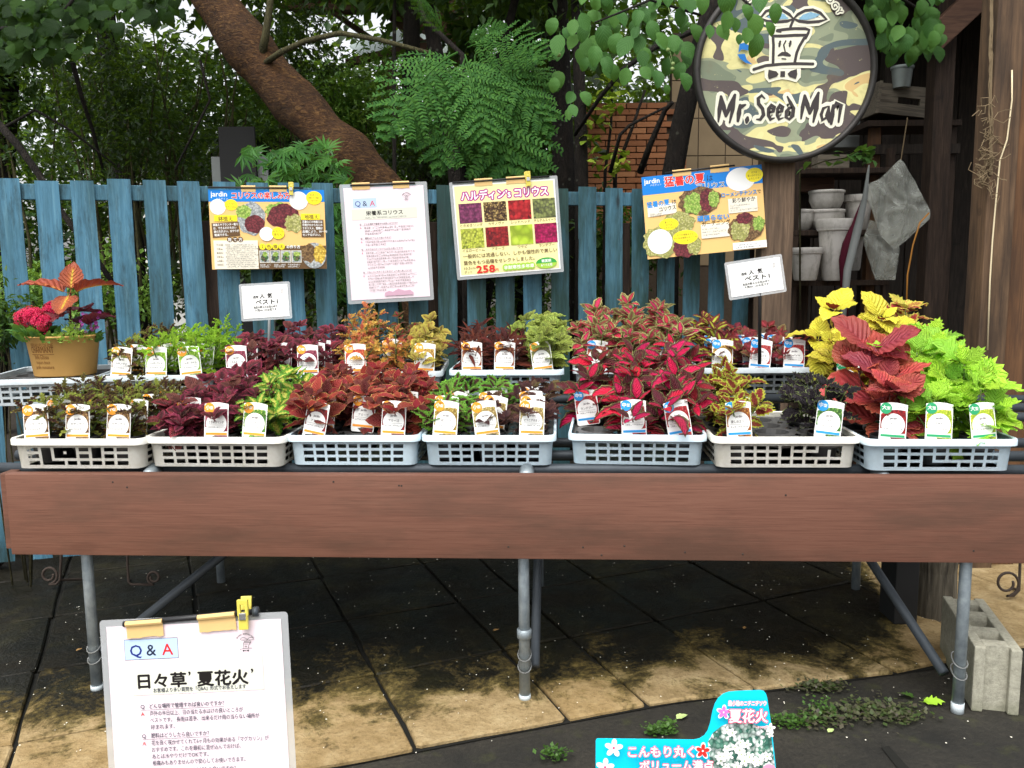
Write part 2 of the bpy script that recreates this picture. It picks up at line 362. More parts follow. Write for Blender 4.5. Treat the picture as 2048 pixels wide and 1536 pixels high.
cultivar('pippi', [(0, (66, 28, 32)), (.3, (84, 44, 36)), (.48, (104, 156, 52)), (1, (128, 192, 64))], 'toothed', .062, '口紅ピッピ', S_, ((180, 150, 60), (120, 90, 40), (210, 190, 110)), amt=.55, vein=(70, 60, 36))
cultivar('piranha', [(0, (72, 42, 44)), (.6, (92, 56, 54)), (1, (110, 72, 60))], 'toothed', .05, 'ピラニアネオン', S_, ((190, 170, 90), (130, 100, 60), (220, 200, 140)), alt=[(0, (120, 100, 60)), (1, (140, 124, 80))], altp=.16)
cultivar('rendezvous', [(0, (216, 24, 76)), (.5, (212, 30, 80)), (.66, (124, 30, 50)), (.8, (96, 44, 44)), (.95, (134, 134, 78))], 'lance', .098, 'ランデブー', M_, ((190, 40, 50), (130, 30, 36), (220, 90, 90)), alt=[(0, (104, 30, 44)), (.8, (84, 50, 40)), (1, (120, 122, 66))], altp=.3, amt=.3)
cultivar('speckled', [(0, (226, 64, 100)), (.42, (206, 56, 86)), (.56, (122, 52, 52)), (.7, (150, 146, 80)), (1, (214, 206, 136))], 'lance', .076, 'ランデブー', M_, ((190, 60, 60), (130, 40, 40), (220, 150, 110)), alt=[(0, (128, 50, 52)), (.5, (122, 122, 64)), (1, (178, 174, 104))], altp=.3, amt=.5)
cultivar('ellie', [(0, (136, 56, 44)), (.5, (150, 68, 44)), (.66, (190, 196, 66)), (1, (204, 212, 76))], 'toothed', .056, '愛しのエリー', M_, ((190, 110, 50), (120, 60, 30), (220, 160, 80)), amt=.3)
cultivar('black', [(0, (38, 30, 36)), (.86, (46, 38, 44)), (.96, (132, 146, 84))], 'ruffle', .07, 'ブラックマジック', M_, ((70, 130, 50), (40, 80, 30), (140, 180, 90)), amt=.1)
cultivar('redhead', [(0, (176, 66, 64)), (.5, (186, 76, 68)), (.9, (184, 84, 66)), (1, (198, 116, 86))], 'broad', .135, 'レッドヘッド', L_, ((180, 40, 40), (140, 30, 34), (90, 20, 26)), alt=[(0, (144, 54, 62)), (1, (162, 70, 64))], altp=.3, vein=(150, 52, 58), amt=.2)
cultivar('wasabi', [(0, (178, 226, 66)), (.6, (170, 222, 58)), (1, (184, 230, 72))], 'lobed', .125, 'ワサビ', L_, ((190, 210, 60), (150, 180, 40), (220, 220, 80)), alt=[(0, (132, 188, 58)), (1, (146, 200, 64))], altp=.3, vein=(150, 200, 50), trans=.32)
cultivar('lime', [(0, (166, 212, 52)), (1, (150, 202, 48))], 'shaggy', .06, 'シャギーライム', S_, ((150, 200, 60), (110, 160, 40), (190, 220, 100)), trans=.3)
cultivar('orange', [(0, (238, 160, 70)), (.5, (244, 186, 84)), (1, (240, 208, 108))], 'feather', .05, 'バーニングレッド', S_, ((200, 70, 50), (230, 120, 80), (170, 50, 40)), alt=[(0, (216, 104, 74)), (1, (224, 140, 88))], altp=.33)
cultivar('redgreen', [(0, (184, 54, 60)), (.3, (140, 58, 48)), (.5, (92, 82, 40)), (1, (120, 112, 54))], 'ovate', .046, 'レイクファイヤー', S_, ((120, 40, 40), (160, 120, 60), (90, 60, 40)), amt=.5)
cultivar('olive', [(0, (120, 76, 50)), (.25, (178, 156, 70)), (1, (204, 190, 84))], 'ovate', .062, '夕焼けサンゴ', S_, ((200, 160, 70), (150, 100, 50), (220, 190, 110)), amt=.3)
cultivar('blond', [(0, (134, 62, 44)), (1, (112, 54, 42))], 'strap', .075, 'ブロンドガール', S_, ((160, 80, 50), (120, 50, 34), (200, 140, 80)), alt=[(0, (84, 40, 36)), (1, (98, 48, 40))], altp=.35)
cultivar('teru', [(0, (120, 130, 60)), (.3, (146, 164, 66)), (1, (172, 190, 84))], 'crinkle', .07, 'テルテルスイーツ', S_, ((140, 150, 80), (90, 80, 60), (180, 180, 110)), vein=(74, 66, 48), vamt=.75)
cultivar('sunset', [(0, (196, 212, 70)), (.28, (190, 196, 66)), (.42, (132, 54, 46)), (1, (120, 50, 46))], 'lance', .075, 'ライムスプラッシュ', M_, ((190, 140, 50), (130, 80, 40), (220, 200, 110)), amt=.25)
cultivar('papaya', [(0, (190, 70, 86)), (.4, (146, 52, 58)), (1, (120, 48, 48))], 'ovate', .06, 'パンパイヤ', M_, ((200, 60, 60), (160, 40, 44), (220, 110, 100)), alt=[(0, (120, 60, 50)), (1, (160, 150, 90))], altp=.15)
cultivar('gold', [(0, (214, 204, 62)), (.7, (222, 210, 64)), (1, (216, 196, 70))], 'broad', .115, 'ゴールドリーフ', L_, ((230, 190, 60), (200, 150, 40), (150, 90, 40)), under=(136, 50, 38), trans=.2)
cultivar('fire', [(0, (164, 46, 60)), (.45, (176, 62, 56)), (.6, (206, 140, 70)), (.72, (222, 206, 90)), (1, (226, 214, 96))], 'toothed', .11, '大きな炎', L_, ((200, 80, 60), (220, 180, 80), (150, 50, 50)), amt=.3, alt=[(0, (222, 196, 90)), (1, (206, 200, 80))], altp=.22)
cultivar('copper', [(0, (214, 190, 60)), (.12, (196, 112, 58)), (.4, (170, 84, 52)), (1, (160, 80, 54))], 'broad', .16, '', L_, ((160, 80, 50),) * 3, amt=.15)
cultivar('maroon', [(0, (110, 40, 52)), (1, (120, 48, 58))], 'broad', .14, '', L_, ((110, 40, 52),) * 3, amt=.2)

# print colours
def ink(name, c, rough=.35, spec=.3): return plain(name, lin(*c), rough, spec, .02, 8)
ink('paper_white', (244, 244, 240)); ink('paper_pink', (244, 226, 232), .25, .4); ink('paper_yellow', (246, 236, 168), .25, .4); ink('paper_cream', (240, 234, 214))
ink('ink_black', (32, 28, 28)); ink('ink_grey', (120, 112, 112)); ink('ink_brown', (104, 78, 50)); ink('ink_red', (216, 50, 44)); ink('ink_blue', (34, 46, 120))
ink('ink_sky', (20, 128, 214)); ink('ink_skytext', (46, 140, 216)); ink('ink_cyan', (16, 204, 232)); ink('ink_yellow', (250, 232, 44)); ink('ink_orange', (244, 150, 40)); ink('ink_tan', (240, 196, 124))
ink('ink_green', (58, 164, 70)); ink('ink_lime', (166, 206, 74)); ink('ink_magenta', (176, 54, 140)); ink('ink_pink', (232, 76, 120)); ink('ink_palepink', (240, 150, 180)); ink('ink_palegrey', (222, 222, 206)); ink('ink_qabox', (188, 210, 238))
ink('badge_s', (244, 156, 44)); ink('badge_m', (40, 150, 218)); ink('badge_l', (46, 158, 104)); ink('ink_mauve', (206, 166, 184)); ink('ink_navy', (40, 46, 66))
ink('lilac_pink', (232, 120, 196)); ink('ink_teal', (60, 110, 100))
def photo_mat(name, cols, scale=9, spec=.3):
    if name in MATS: return MATS[name]
    s = NT(name); v = s.coord(); v = s.n('VectorMath', {0: v, 1: s.n('TexNoise', {'Vector': v, 'Scale': scale * 6}).outputs['Color']}, operation='ADD').outputs[0]
    vo = s.n('TexVoronoi', {'Vector': s.coord(), 'Scale': scale * 10}); r = s.n('SeparateColor', {0: vo.outputs['Color']}).outputs[0]
    n = len(cols); c = s.ramp(s.math('ADD', s.math('MULTIPLY', r, .8), s.math('MULTIPLY', s.noise(s.coord(), scale * 14, 3), .25)), [((i + .5) / n, lin(*k)) for i, k in enumerate(cols)])
    c = s.mix(s.ramp(vo.outputs['Distance'], [(.3, (0, 0, 0)), (.75, (.7, .7, .7))]), c, tuple(x * .35 for x in lin(*cols[0])[:3]) + (1,))
    return s.set(c, .35, spec)
def lam():
    s = NT('clear_laminate'); s.set((.75, .77, .78, 1), .12, .5)
    tr = s.n('BsdfTransparent'); mx = s.n('MixShader', {0: .32}); s.l(tr.outputs[0], mx.inputs[1]); s.l(s.b.outputs[0], mx.inputs[2]); s.l(mx.outputs[0], s.out.inputs[0])
lam()
def bagm():
    s = NT('clear_plastic_bag'); v = s.coord(); n = s.noise(v, 5, 3, .5, 2.2); f = s.noise(s.mapped(v, (14, 14, 4)), 2, 3, .5, 1.); s.bump(s.math('ADD', n, s.math('MULTIPLY', f, .5)), .02); s.set(lin(206, 210, 200), .22, .6)
    tr = s.n('BsdfTransparent'); mx = s.n('MixShader', {0: s.ramp(n, [(.35, (.16, .16, .16)), (.7, (.5, .5, .5))])}); s.l(tr.outputs[0], mx.inputs[1]); s.l(s.b.outputs[0], mx.inputs[2]); s.l(mx.outputs[0], s.out.inputs[0])
bagm()
def ceram():
    s = NT('white_ceramic'); v = s.coord(); n = s.noise(v, 7, 6, .75); n2 = s.noise(s.mapped(v, (9, 9, 2.5)), 3, 5, .7)
    c = s.mix(s.math('MULTIPLY', s.ramp(n, [(.45, (0, 0, 0)), (.7, (1, 1, 1))]), .7), lin(206, 202, 196), lin(150, 146, 134)); c = s.mix(s.math('MULTIPLY', s.ramp(n2, [(.55, (0, 0, 0)), (.72, (1, 1, 1))]), .6), c, lin(104, 100, 84))
    s.bump(n, .002); return s.set(c, .7, .25)
ceram()
plain('masking_tape', lin(222, 186, 124), .6, .3, .08, 40); plain('yellow_clip', lin(216, 200, 84), .35, .5, .05); plain('steel', (.6, .6, .58), .25, .5, .1, 30, .9); plain('black_rod', (.015, .015, .016), .4, .4)
plain('grey_rod', (.3, .32, .32), .4, .4)
plain('planter_ochre', lin(204, 158, 90), .55, .35, .14, 6); plain('planter_print', lin(124, 82, 42), .7, .2, .2, 30)
plain('terracotta', lin(176, 96, 60), .7, .3, .15, 9); plain('crimson_cloth', lin(74, 14, 34), .8, .2, .2, 8)
plain('grey_sheet', lin(120, 124, 122), .6, .3, .2, 4); plain('cord', lin(216, 200, 164), .7, .3, .1, 30); plain('dry_vine', lin(120, 104, 80), .9, .2, .3, 30)
plain('orange_wire', lin(176, 120, 50), .6, .3, .1); plain('dark_panel', lin(34, 34, 34), .7, .3, .3, 3); plain('greenhouse_panel', lin(206, 222, 214), .5, .3, .1, 2)
plain('white_wall', lin(226, 226, 220), .8, .2, .1, 2); plain('tan_wall', lin(120, 104, 80), .85, .2, .3, 3); plain('fruit_green', lin(120, 140, 80), .6)
plain('zinc', lin(150, 158, 156), .5, .4, .2, 10, .5); plain('petal_white', lin(226, 222, 206), .7); plain('dead_leaf', lin(150, 116, 70), .8, .2, .3, 30); plain('lime_leaf', lin(160, 206, 60), .5); plain('pale_leaf', lin(170, 190, 120), .6)
# ================================================================== SETTING
rg = random.Random(5)
MB().add([(-60, -20, 0), (60, -20, 0), (60, 90, 0), (-60, 90, 0)], [(0, 1, 2, 3)]).build('ground', MATS['damp_concrete'], kind='structure')
# paving of sandstone slabs, grid turned 22.6 degrees; its edge course runs slantwise in front of the bench
A = math.radians(22.6); PA, PB = V((math.cos(A), math.sin(A), 0)), V((-math.sin(A), math.cos(A), 0))
pb = MB(); edge = [(-3.2, 2.06), (-.3, 2.06), (.3, 2.02), (.8, 1.99), (1.3, 1.95), (1.8, 1.86), (2.2, 1.80), (4.8, 1.72)]
pts = [PA * a + PB * b for a, b in edge] + [PA * 5.2 + PB * 6.2, PA * -3.2 + PB * 6.2]
paving = pb.add([(p.x, p.y, .004) for p in pts], [tuple(range(len(pts)))]).build('paving', MATS['joint_soil'], kind='structure')
def edge_b(a):
    for (a0, b0), (a1, b1) in zip(edge, edge[1:]):
        if a0 <= a <= a1: return b0 + (b1 - b0) * (a - a0) / (a1 - a0)
    return edge[-1][1]
acuts = [-3.1, -2.6, -2.05, -1.5, -.93, -.412, .07, .556, .98, 1.22, 1.56, 2.02, 2.45, 2.95, 3.4, 3.9, 4.5]
bcuts = [None, 2.45, 2.9, 3.37, 3.85, 4.3, 4.8, 5.3, 5.8]
for bi in range(len(bcuts) - 1):
    ac = acuts if bi % 3 != 1 else [a + .0 for a in acuts]
    for a0, a1 in zip(ac, ac[1:]):
        g = .0055; j = lambda k=.008: rg.uniform(-k, k)
        lo0 = edge_b(a0) if bcuts[bi] is None else bcuts[bi]; lo1 = edge_b(a1) if bcuts[bi] is None else bcuts[bi]
        hi = bcuts[bi + 1]
        q = []
        cs = [(a0 + g, lo0 + g), (a1 - g, lo1 + g), (a1 - g, hi - g), (a0 + g, hi - g)]
        for i, (ca, cb) in enumerate(cs):     # slightly wavy, chipped edges
            na, nb = cs[(i + 1) % 4]
            for t in (0.012, .36, .7, .985): q.append((ca + (na - ca) * t + j(.005), cb + (nb - cb) * t + j(.006)))
        top = .018 + j(.0025); n = len(q); cx = sum(p[0] for p in q) / n; cy = sum(p[1] for p in q) / n
        vs = []
        for k, z in ((1, .0055), (1, top - .005), (.982, top)):
            for a, b in q: p = PA * (cx + (a - cx) * k) + PB * (cy + (b - cy) * k); vs.append((p.x, p.y, z))
        fs = [tuple(range(2 * n, 3 * n))] + [(r * n + i, r * n + (i + 1) % n, (r + 1) * n + (i + 1) % n, (r + 1) * n + i) for r in (0, 1) for i in range(n)]
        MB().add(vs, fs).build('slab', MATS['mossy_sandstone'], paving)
GZ = .019
# soil of the garden bed behind the fence
fd = V((math.cos(math.radians(14.8)), math.sin(math.radians(14.8)), 0)); fnrm = V((fd.y, -fd.x, 0))   # fence direction, normal to the viewer
FP = V((.40, 4.10, 0))
soil = MB(); ps = [FP - fd * 9 - fnrm * .25, FP + fd * 9 - fnrm * .25, FP + fd * 14 - fnrm * 30, FP - fd * 14 - fnrm * 30]
soil.add([(p.x, p.y, .045) for p in ps], [(0, 1, 2, 3)]).build('garden_bed', MATS['garden_soil'], kind='structure')

# ================================================================== FENCE
FTOP = onP(1190, 363, FP, fnrm).z
fence = thing('picket_fence', 'blue-green weathered picket fence behind the plant bench', 'fence', frame(V((FP.x, FP.y, .03)), fd, -fnrm, V((0, 0, 1))))
def fence_t(px, py):
    p = onP(px, py, FP, fnrm); return (p - FP).dot(fd)
t0, t17 = fence_t(93, 345), fence_t(1171, 363); ds = (t17 - t0) / 17
pk = []
for q in range(3):
    bm = bmesh.new(); bmesh.ops.create_grid(bm, x_segments=2, y_segments=14, size=.5)
    for v in bm.verts: v.co = V((v.co.x * .089, 0, v.co.y))
    rr = random.Random(q)
    for v in bm.verts: v.co.x += rr.uniform(-.0012, .0012); v.co.y += rr.uniform(-.0015, .0015)
    bmesh.ops.solidify(bm, geom=bm.faces[:], thickness=.016); bmesh.ops.bevel(bm, geom=[e for e in bm.edges if len(e.link_faces) == 2 and e.calc_face_angle() > .8], offset=.002, segments=1, affect='EDGES')
    me = bpy.data.meshes.new('picket'); bm.to_mesh(me); bm.free(); me.materials.append(MATS['weathered_blue_paint']); pk.append(me)
picket_shade = {-3: .3, -2: .25, -1: .2, 0: .1, 1: .18, 2: .12, 3: .42, 4: .35, 5: .3, 6: .5, 7: .45, 8: .5, 9: .45, 10: .55, 11: .7, 12: .95, 13: .9, 14: .8, 15: .5, 16: .95, 17: .72, 18: .7, 19: .85, 20: .75}  # shade on the middle pickets is put into a darker, greener paint mix
fr = random.Random(3)
for k in range(-3, 25):
    h = FTOP - .12 + fr.uniform(-.006, .006)
    o = obj('picket', pk[k % 3], fence, T(t0 + ds * k, -.026, .06 + h / 2) @ RY(fr.uniform(-.006, .006)) @ SC(1, 1, h))
    o.color = (1, 1, 1, picket_shade.get(k, .7))
zr = onP(1190, 398, FP, fnrm).z - .03
rm = MB().box((0, 0, 0), ((28) * ds, .032, .062), bev=.003).mesh(MATS['weathered_blue_paint'])
for z in (zr, .42):
    o = obj('rail', rm, fence, T(t0 + ds * 10.5, .002, z)); o.color = (1, 1, 1, .45)
for k in (-2.5, 4.5, 11.5, 18.5, 23.5):
    MB().box((0, 0, .72), (.07, .07, 1.44), bev=.004).build('post', MATS['dark_timber'], fence, T(t0 + ds * k, .055, 0))

# ================================================================== BENCH
BA = math.radians(-3.4); BO = V((.004, 2.26, 0)); BU, BV = V((math.cos(BA), math.sin(BA), 0)), V((-math.sin(BA), math.cos(BA), 0))
def bench(u, v, z): return BO + BU * u + BV * v + V((0, 0, z))
BM_ = frame(BO, BU, BV, V((0, 0, 1)))
DECK1, DECK2 = .695, .820
bn = thing('display_bench', 'long plant bench of steel pipes with a reddish brown front board', 'bench', BM_)
obj('front_board', smooth_by_angle(MB().box((.21, .019, .5695), (3.3, .038, .235), bev=.004).mesh(MATS['board_stain'])), bn)
nr = random.Random(19)
for k in range(13): u_ = nr.uniform(-1.4, 1.35); MB().lathe([(0, .0008), (.0022, .0006), (.003, 0)], 8).build('nail_hole', MATS['rust_iron'], bn, T(u_, -.0002, nr.choice((.475, .655)) + nr.uniform(-.02, .02)) @ RX(PI / 2))
def pipe(name, a, b, r=.016, mat='galvanised_pipe', n=12):
    return MB().tube([a, b], r, n).build(name, MATS[mat], bn, None, True)
legs = [(-1.258, .066), (.02, .056), (1.232, .056)]
for i, (u, v) in enumerate(legs):
    lg = pipe('leg', (u, v, GZ - .005 if i < 2 else 0), (u, v, .66))
    MB().tube([(u, v, GZ - .004 if i < 2 else .001), (u, v, GZ + .012 if i < 2 else .03)], .0175, 12).build('foot_cap', MATS['grey_plastic'], lg, None, True)
    pipe('rear_leg', (u + .02, .95, GZ - .005), (u + .02, .95, .8))
    if i: pipe('brace', (u + .028 * (-1 if i == 2 else 1), v + .03, .10), (u + .03 * (-8 if i == 2 else 1), .95, .60), .0145, 'dark_pipe')
    for dz in (0, .035):
        MB().tube([(u + .019 * math.cos(q), v + .019 * math.sin(q) * (1.9 if math.sin(q) > 0 else 1), .115 + dz + .012 * math.sin(q)) for q in [2 * PI * k / 14 for k in range(15)]], .0018, 5).build('wire_tie', MATS['wire'], bn)
MB().lathe([(.0168, .22), (.021, .222), (.021, .246), (.0168, .248)], 14).build('pipe_clamp', MATS['galvanised_pipe'], bn, T(.02, .056, -.02), True)
pipe('brace', (-1.24, .07, .13), (-.55, .94, .66), .0145, 'dark_pipe')
for v, z in ((.115, DECK1 - .0165), (.30, DECK1 - .0165), (.50, DECK1 - .0165)): pipe('rail', (-1.6, v, z), (1.85, v, z), .016, 'dark_pipe')
for v, z in ((.64, DECK2 - .0165), (.82, DECK2 - .0165), (1.02, DECK2 - .0165)): pipe('rail', (-1.75, v, z), (1.02, v, z), .016, 'dark_pipe')
for v, z in ((.58, .765 - .0165), (.78, .765 - .0165), (.98, .765 - .0165)): pipe('rail', (1.03, v, z), (1.85, v, z), .016, 'dark_pipe')
for u in (-1.258, -.6, .02, .65, 1.232):
    pipe('cross_bar', (u + .03, .06, DECK1 - .049), (u + .03, 1.0, DECK1 - .049), .016)
for u in (-1.5, -.7, .1, .95): 
    for v in (.645, 1.015): pipe('riser', (u, v, .66), (u, v, DECK2 - .035), .014, 'dark_pipe', 8)
for u in (1.1, 1.7):
    for v in (.585, .975): pipe('riser', (u, v, .66), (u, v, .765 - .035), .014, 'dark_pipe', 8)
MB().box((-1.475, .55, .565), (.03, 1.0, .225), bev=.004).build('end_board', MATS['board_stain'], bn)
for u in (-1.05, .03, 1.0): # plastic end caps peeping over the board
    MB().lathe([(.001, .0), (.019, 0), (.021, .01), (.021, .05), (.017, .05)], 14).build('pipe_cap', MATS['galvanised_pipe'], bn, T(u, .048, .668) @ RX(-PI / 2 + .25), True)

# ================================================================== TRAYS
TW, TL, TH_ = .400, .44, .086
def tray_mesh(cols_f=9, cols_s=11, broken=(), seed=0):
    """rounded, tapered slotted basket with an out-turned rim; broken = (column,row) slot bars missing on the front"""
    bm = bmesh.new(); r = .026
    lv = [(0, .95), (.010, .953), (.022, .957), (.030, .9605), (.042, .965), (.050, .968), (.061, .973), (.074, .980), (.086, .985)]   # height, plan scale
    holes_r = {2: 0, 4: 1, 6: 2}       # level band index -> slot row (0 low .. 2 top): bands 1-2,3-4,5-6
    hw, hl = TW / 2 - .006, TL / 2 - .006
    def side(n, L):                    # positions along one straight side: margins + bars
        x0 = -L + r + .014; x1 = -x0; p = (x1 - x0) / n; bar = p * .24
        xs = [-L + r, x0]
        for i in range(n): xs += [x0 + i * p + bar * (0 if i == 0 else .5), x0 + (i + 1) * p - bar * (0 if i == n - 1 else .5)]
        xs += [x1, L - r]; out = []
        for a in xs:
            if not out or a - out[-1] > 1e-5: out.append(a)
        return out
    fs_ = side(cols_f, hw); ss_ = side(cols_s, hl)
    P = []; tagp = []
    def corner(cx, cy, a0):
        for k in range(1, 5): q = a0 + PI / 2 * k / 5; P.append((cx + r * math.cos(q), cy + r * math.sin(q))); tagp.append(None)
    for i, x in enumerate(fs_): P.append((x, -hl)); tagp.append(('f', i))
    corner(hw - r, -hl + r, -PI / 2)
    for i, y in enumerate(ss_): P.append((hw, y)); tagp.append(('s', i))
    corner(hw - r, hl - r, 0)
    for i, x in enumerate(fs_): P.append((-x, hl)); tagp.append(('b', i))
    corner(-hw + r, hl - r, PI / 2)
    for i, y in enumerate(ss_): P.append((-hw, -y)); tagp.append(('t', i))
    corner(-hw + r, -hl + r, PI)
    n = len(P); rows = []
    for z, k in lv: rows.append([bm.verts.new((x * k, y * k, z)) for x, y in P])
    for i in range(len(lv) - 1):
        for j in range(n):
            t1, t2 = tagp[j], tagp[(j + 1) % n]
            if t1 and t2 and t1[0] == t2[0] and i in (1, 3, 5):
                row = {1: 0, 3: 1, 5: 2}[i]; a = t1[1]; m = len(fs_ if t1[0] in 'fb' else ss_)
                if 1 <= a < m - 2 and (a - 1) % 2 == 0: continue
            if t1 and t1[0] == 'f' and t2 and t2[0] == 'f':
                a = t1[1]
                if i in (2, 4) and 1 <= a < len(fs_) - 2 and ((a - 1) // 2, i // 2 - 1, 'h') in broken and (a - 1) % 2 == 0: continue
                if i in (1, 3, 5) and (a - 1) % 2 == 1 and (a // 2 - 1, {1: 0, 3: 1, 5: 2}[i], 'v') in broken: continue
            bm.faces.new((rows[i][j], rows[i][(j + 1) % n], rows[i + 1][(j + 1) % n], rows[i + 1][j]))
    fl = bm.faces.new(rows[0][::-1])
    bmesh.ops.solidify(bm, geom=bm.faces[:], thickness=.0022)
    # rim: rolled flange
    prof = [(.985, .0866), (1.0, .0882), (1.022, .0882), (1.03, .084), (1.03, .070), (1.024, .070), (1.018, .0835), (.99, .0838)]
    rr = []
    for k, z in prof: rr.append([bm.verts.new((x * k, y * k, z)) for x, y in P])
    for i in range(len(prof)):
        a, b = rr[i], rr[(i + 1) % len(prof)]
        for j in range(n): bm.faces.new((a[j], a[(j + 1) % n], b[(j + 1) % n], b[j]))
    me = bpy.data.meshes.new('basket'); bm.to_mesh(me); bm.free(); return me
CP, RP, PR = .120, .101, .046            # cell pitch across, along, pot radius
def insert_mesh():
    b = MB(); z = .072; n = 20
    cx = [(-1 + i) * CP for i in range(3)]; cy = [(-1.5 + i) * RP for i in range(4)]
    for x in cx:
        for y in cy:
            sq = []; ci = []; cl = []
            for k in range(n):
                q = 2 * PI * (k + .5) / n; c, s_ = math.cos(q), math.sin(q); m = max(abs(c) / (CP / 2), abs(s_) / (RP / 2))
                sq.append((x + c / m, y + s_ / m, z)); ci.append((x + c * (PR + .002), y + s_ * (PR + .002), z)); cl.append((x + c * (PR - .004), y + s_ * (PR - .004), z - .02))
            b.add(sq + ci + cl, [(k, (k + 1) % n, n + (k + 1) % n, n + k) for k in range(n)] + [(n + k, n + (k + 1) % n, 2 * n + (k + 1) % n, 2 * n + k) for k in range(n)])
    # border strips and dark floor
    hx, hy, ox, oy = 1.5 * CP, 2 * RP, TW / 2 - .0115, TL / 2 - .0115
    b.add([(-ox, -oy, z), (ox, -oy, z), (ox, oy, z), (-ox, oy, z), (-hx, -hy, z), (hx, -hy, z), (hx, hy, z), (-hx, hy, z)], [(0, 1, 5, 4), (1, 2, 6, 5), (2, 3, 7, 6), (3, 0, 4, 7)])
    return b.mesh(MATS['black_plastic'])
INS = insert_mesh()
POT = MB().lathe([(.030, -.062), (.0425, .002), (.0425, .0045), (PR, .005), (PR + .0006, .016), (PR - .002, .0165), (PR - .004, .006)], 22).lathe([(PR - .004, .006), (.02, .0085), (.0005, .009)], 22, 1).mesh([MATS['pot_plastic'], MATS['garden_soil']], True)
TRM = {}
def tray(pl, pr, rimz, mat, label, broken=(), cols=9):
    a, b = onZ(*pl, rimz), onZ(*pr, rimz); c = (a + b) / 2; ux = (b - a).normalized(); uy = V((-ux.y, ux.x, 0))
    k = (b - a).length / (TW * 1.03); k = min(max(k, .925), 1.06)
    key = (tuple(broken), cols, mat)
    if key not in TRM:
        me = tray_mesh(cols, 11, broken); me.materials.append(MATS[mat]); TRM[key] = smooth_by_angle(me, 40)
    o = c + uy * (TL / 2 * 1.03); deck = rimz - .0882
    t = thing('plant_tray', label, 'tray', frame(V((o.x, o.y, deck)), ux * k, uy, V((0, 0, 1))), 'slotted plastic plant trays on the bench')
    obj('basket', TRM[key], t); obj('pot_holder', INS, t)
    return frame(V((o.x, o.y, deck)), ux, uy, V((0, 0, 1)))
R1, R2, R3 = DECK1 + .0885, DECK2 + .0885, .765 + .0885
b1 = ((1, 1, 'h'), (1, 0, 'h'), (2, 1, 'h'), (3, 1, 'h'), (2, 2, 'v'), (2, 1, 'v'), (1, 0, 'v'), (5, 1, 'h'))
TR = {}
TR['F1'] = tray((5, 879), (286, 879), R1, 'cream_plastic', 'dirty white slotted tray full of dark brown feathery coleus on the front row', b1, 8)
TR['F2'] = tray((276, 875), (569, 876), R1, 'cream_plastic', 'cream slotted tray holding plum coleus and yellow-splashed green coleus', (), 9)
TR['F3'] = tray((563, 872), (842, 872), R1, 'pale_blue_plastic', 'pale blue slotted tray holding brick red coleus with gold leaf rims', (), 9)
TR['F4'] = tray((836, 872), (1117, 872), R1, 'pale_blue_plastic', 'pale blue slotted tray with bright green and purple-brown coleus', ((3, 0, 'h'),), 9)
TR['F5'] = tray((1131, 869), (1421, 872), R1, 'pale_blue_plastic', 'pale blue slotted tray under the hot pink coleus with some empty pot holes', (), 9)
TR['F6'] = tray((1422, 875), (1733, 875), R1, 'cream_plastic', 'cream slotted tray, mostly empty pot holes, between pink and red coleus', ((4, 1, 'h'), (7, 1, 'h'), (7, 2, 'v'), (8, 1, 'h'), (6, 1, 'v')), 9)
TR['F7'] = tray((1730, 880), (2052, 880), R1, 'pale_blue_plastic', 'pale blue slotted tray holding large red and large lime coleus', ((3, 0, 'h'), (3, 0, 'v'), (4, 0, 'v'), (5, 1, 'v')), 9)
TR['B1'] = tray((-62, 762), (188, 755), R2, 'grey_plastic', 'pale grey slotted tray carrying the ochre flower bucket')
TR['B2'] = tray((190, 753), (424, 750), R2, 'grey_plastic', 'pale grey slotted tray holding shaggy lime coleus')
TR['B3'] = tray((428, 749), (657, 747), R2, 'grey_plastic', 'pale grey slotted tray holding small purple coleus under the white sign')
TR['B4'] = tray((661, 746), (888, 743), R2, 'grey_plastic', 'pale grey slotted tray holding the golden orange coleus')
TR['B5'] = tray((892, 741), (1132, 740), R2, 'pale_blue_plastic', 'pale blue slotted tray holding coppery strap-leaved coleus')
TR['B6'] = tray((1142, 738), (1394, 737), R2, 'grey_plastic', 'pale grey slotted tray behind the hot pink coleus, pink and cream speckled coleus in it')
TR['B7'] = tray((1402, 737), (1645, 735), R2, 'grey_plastic', 'pale grey slotted tray with blue-tagged red coleus and a black stake')
TR['B8'] = tray((1668, 786), (1938, 784), R3, 'grey_plastic', 'pale grey slotted tray holding the large yellow coleus')
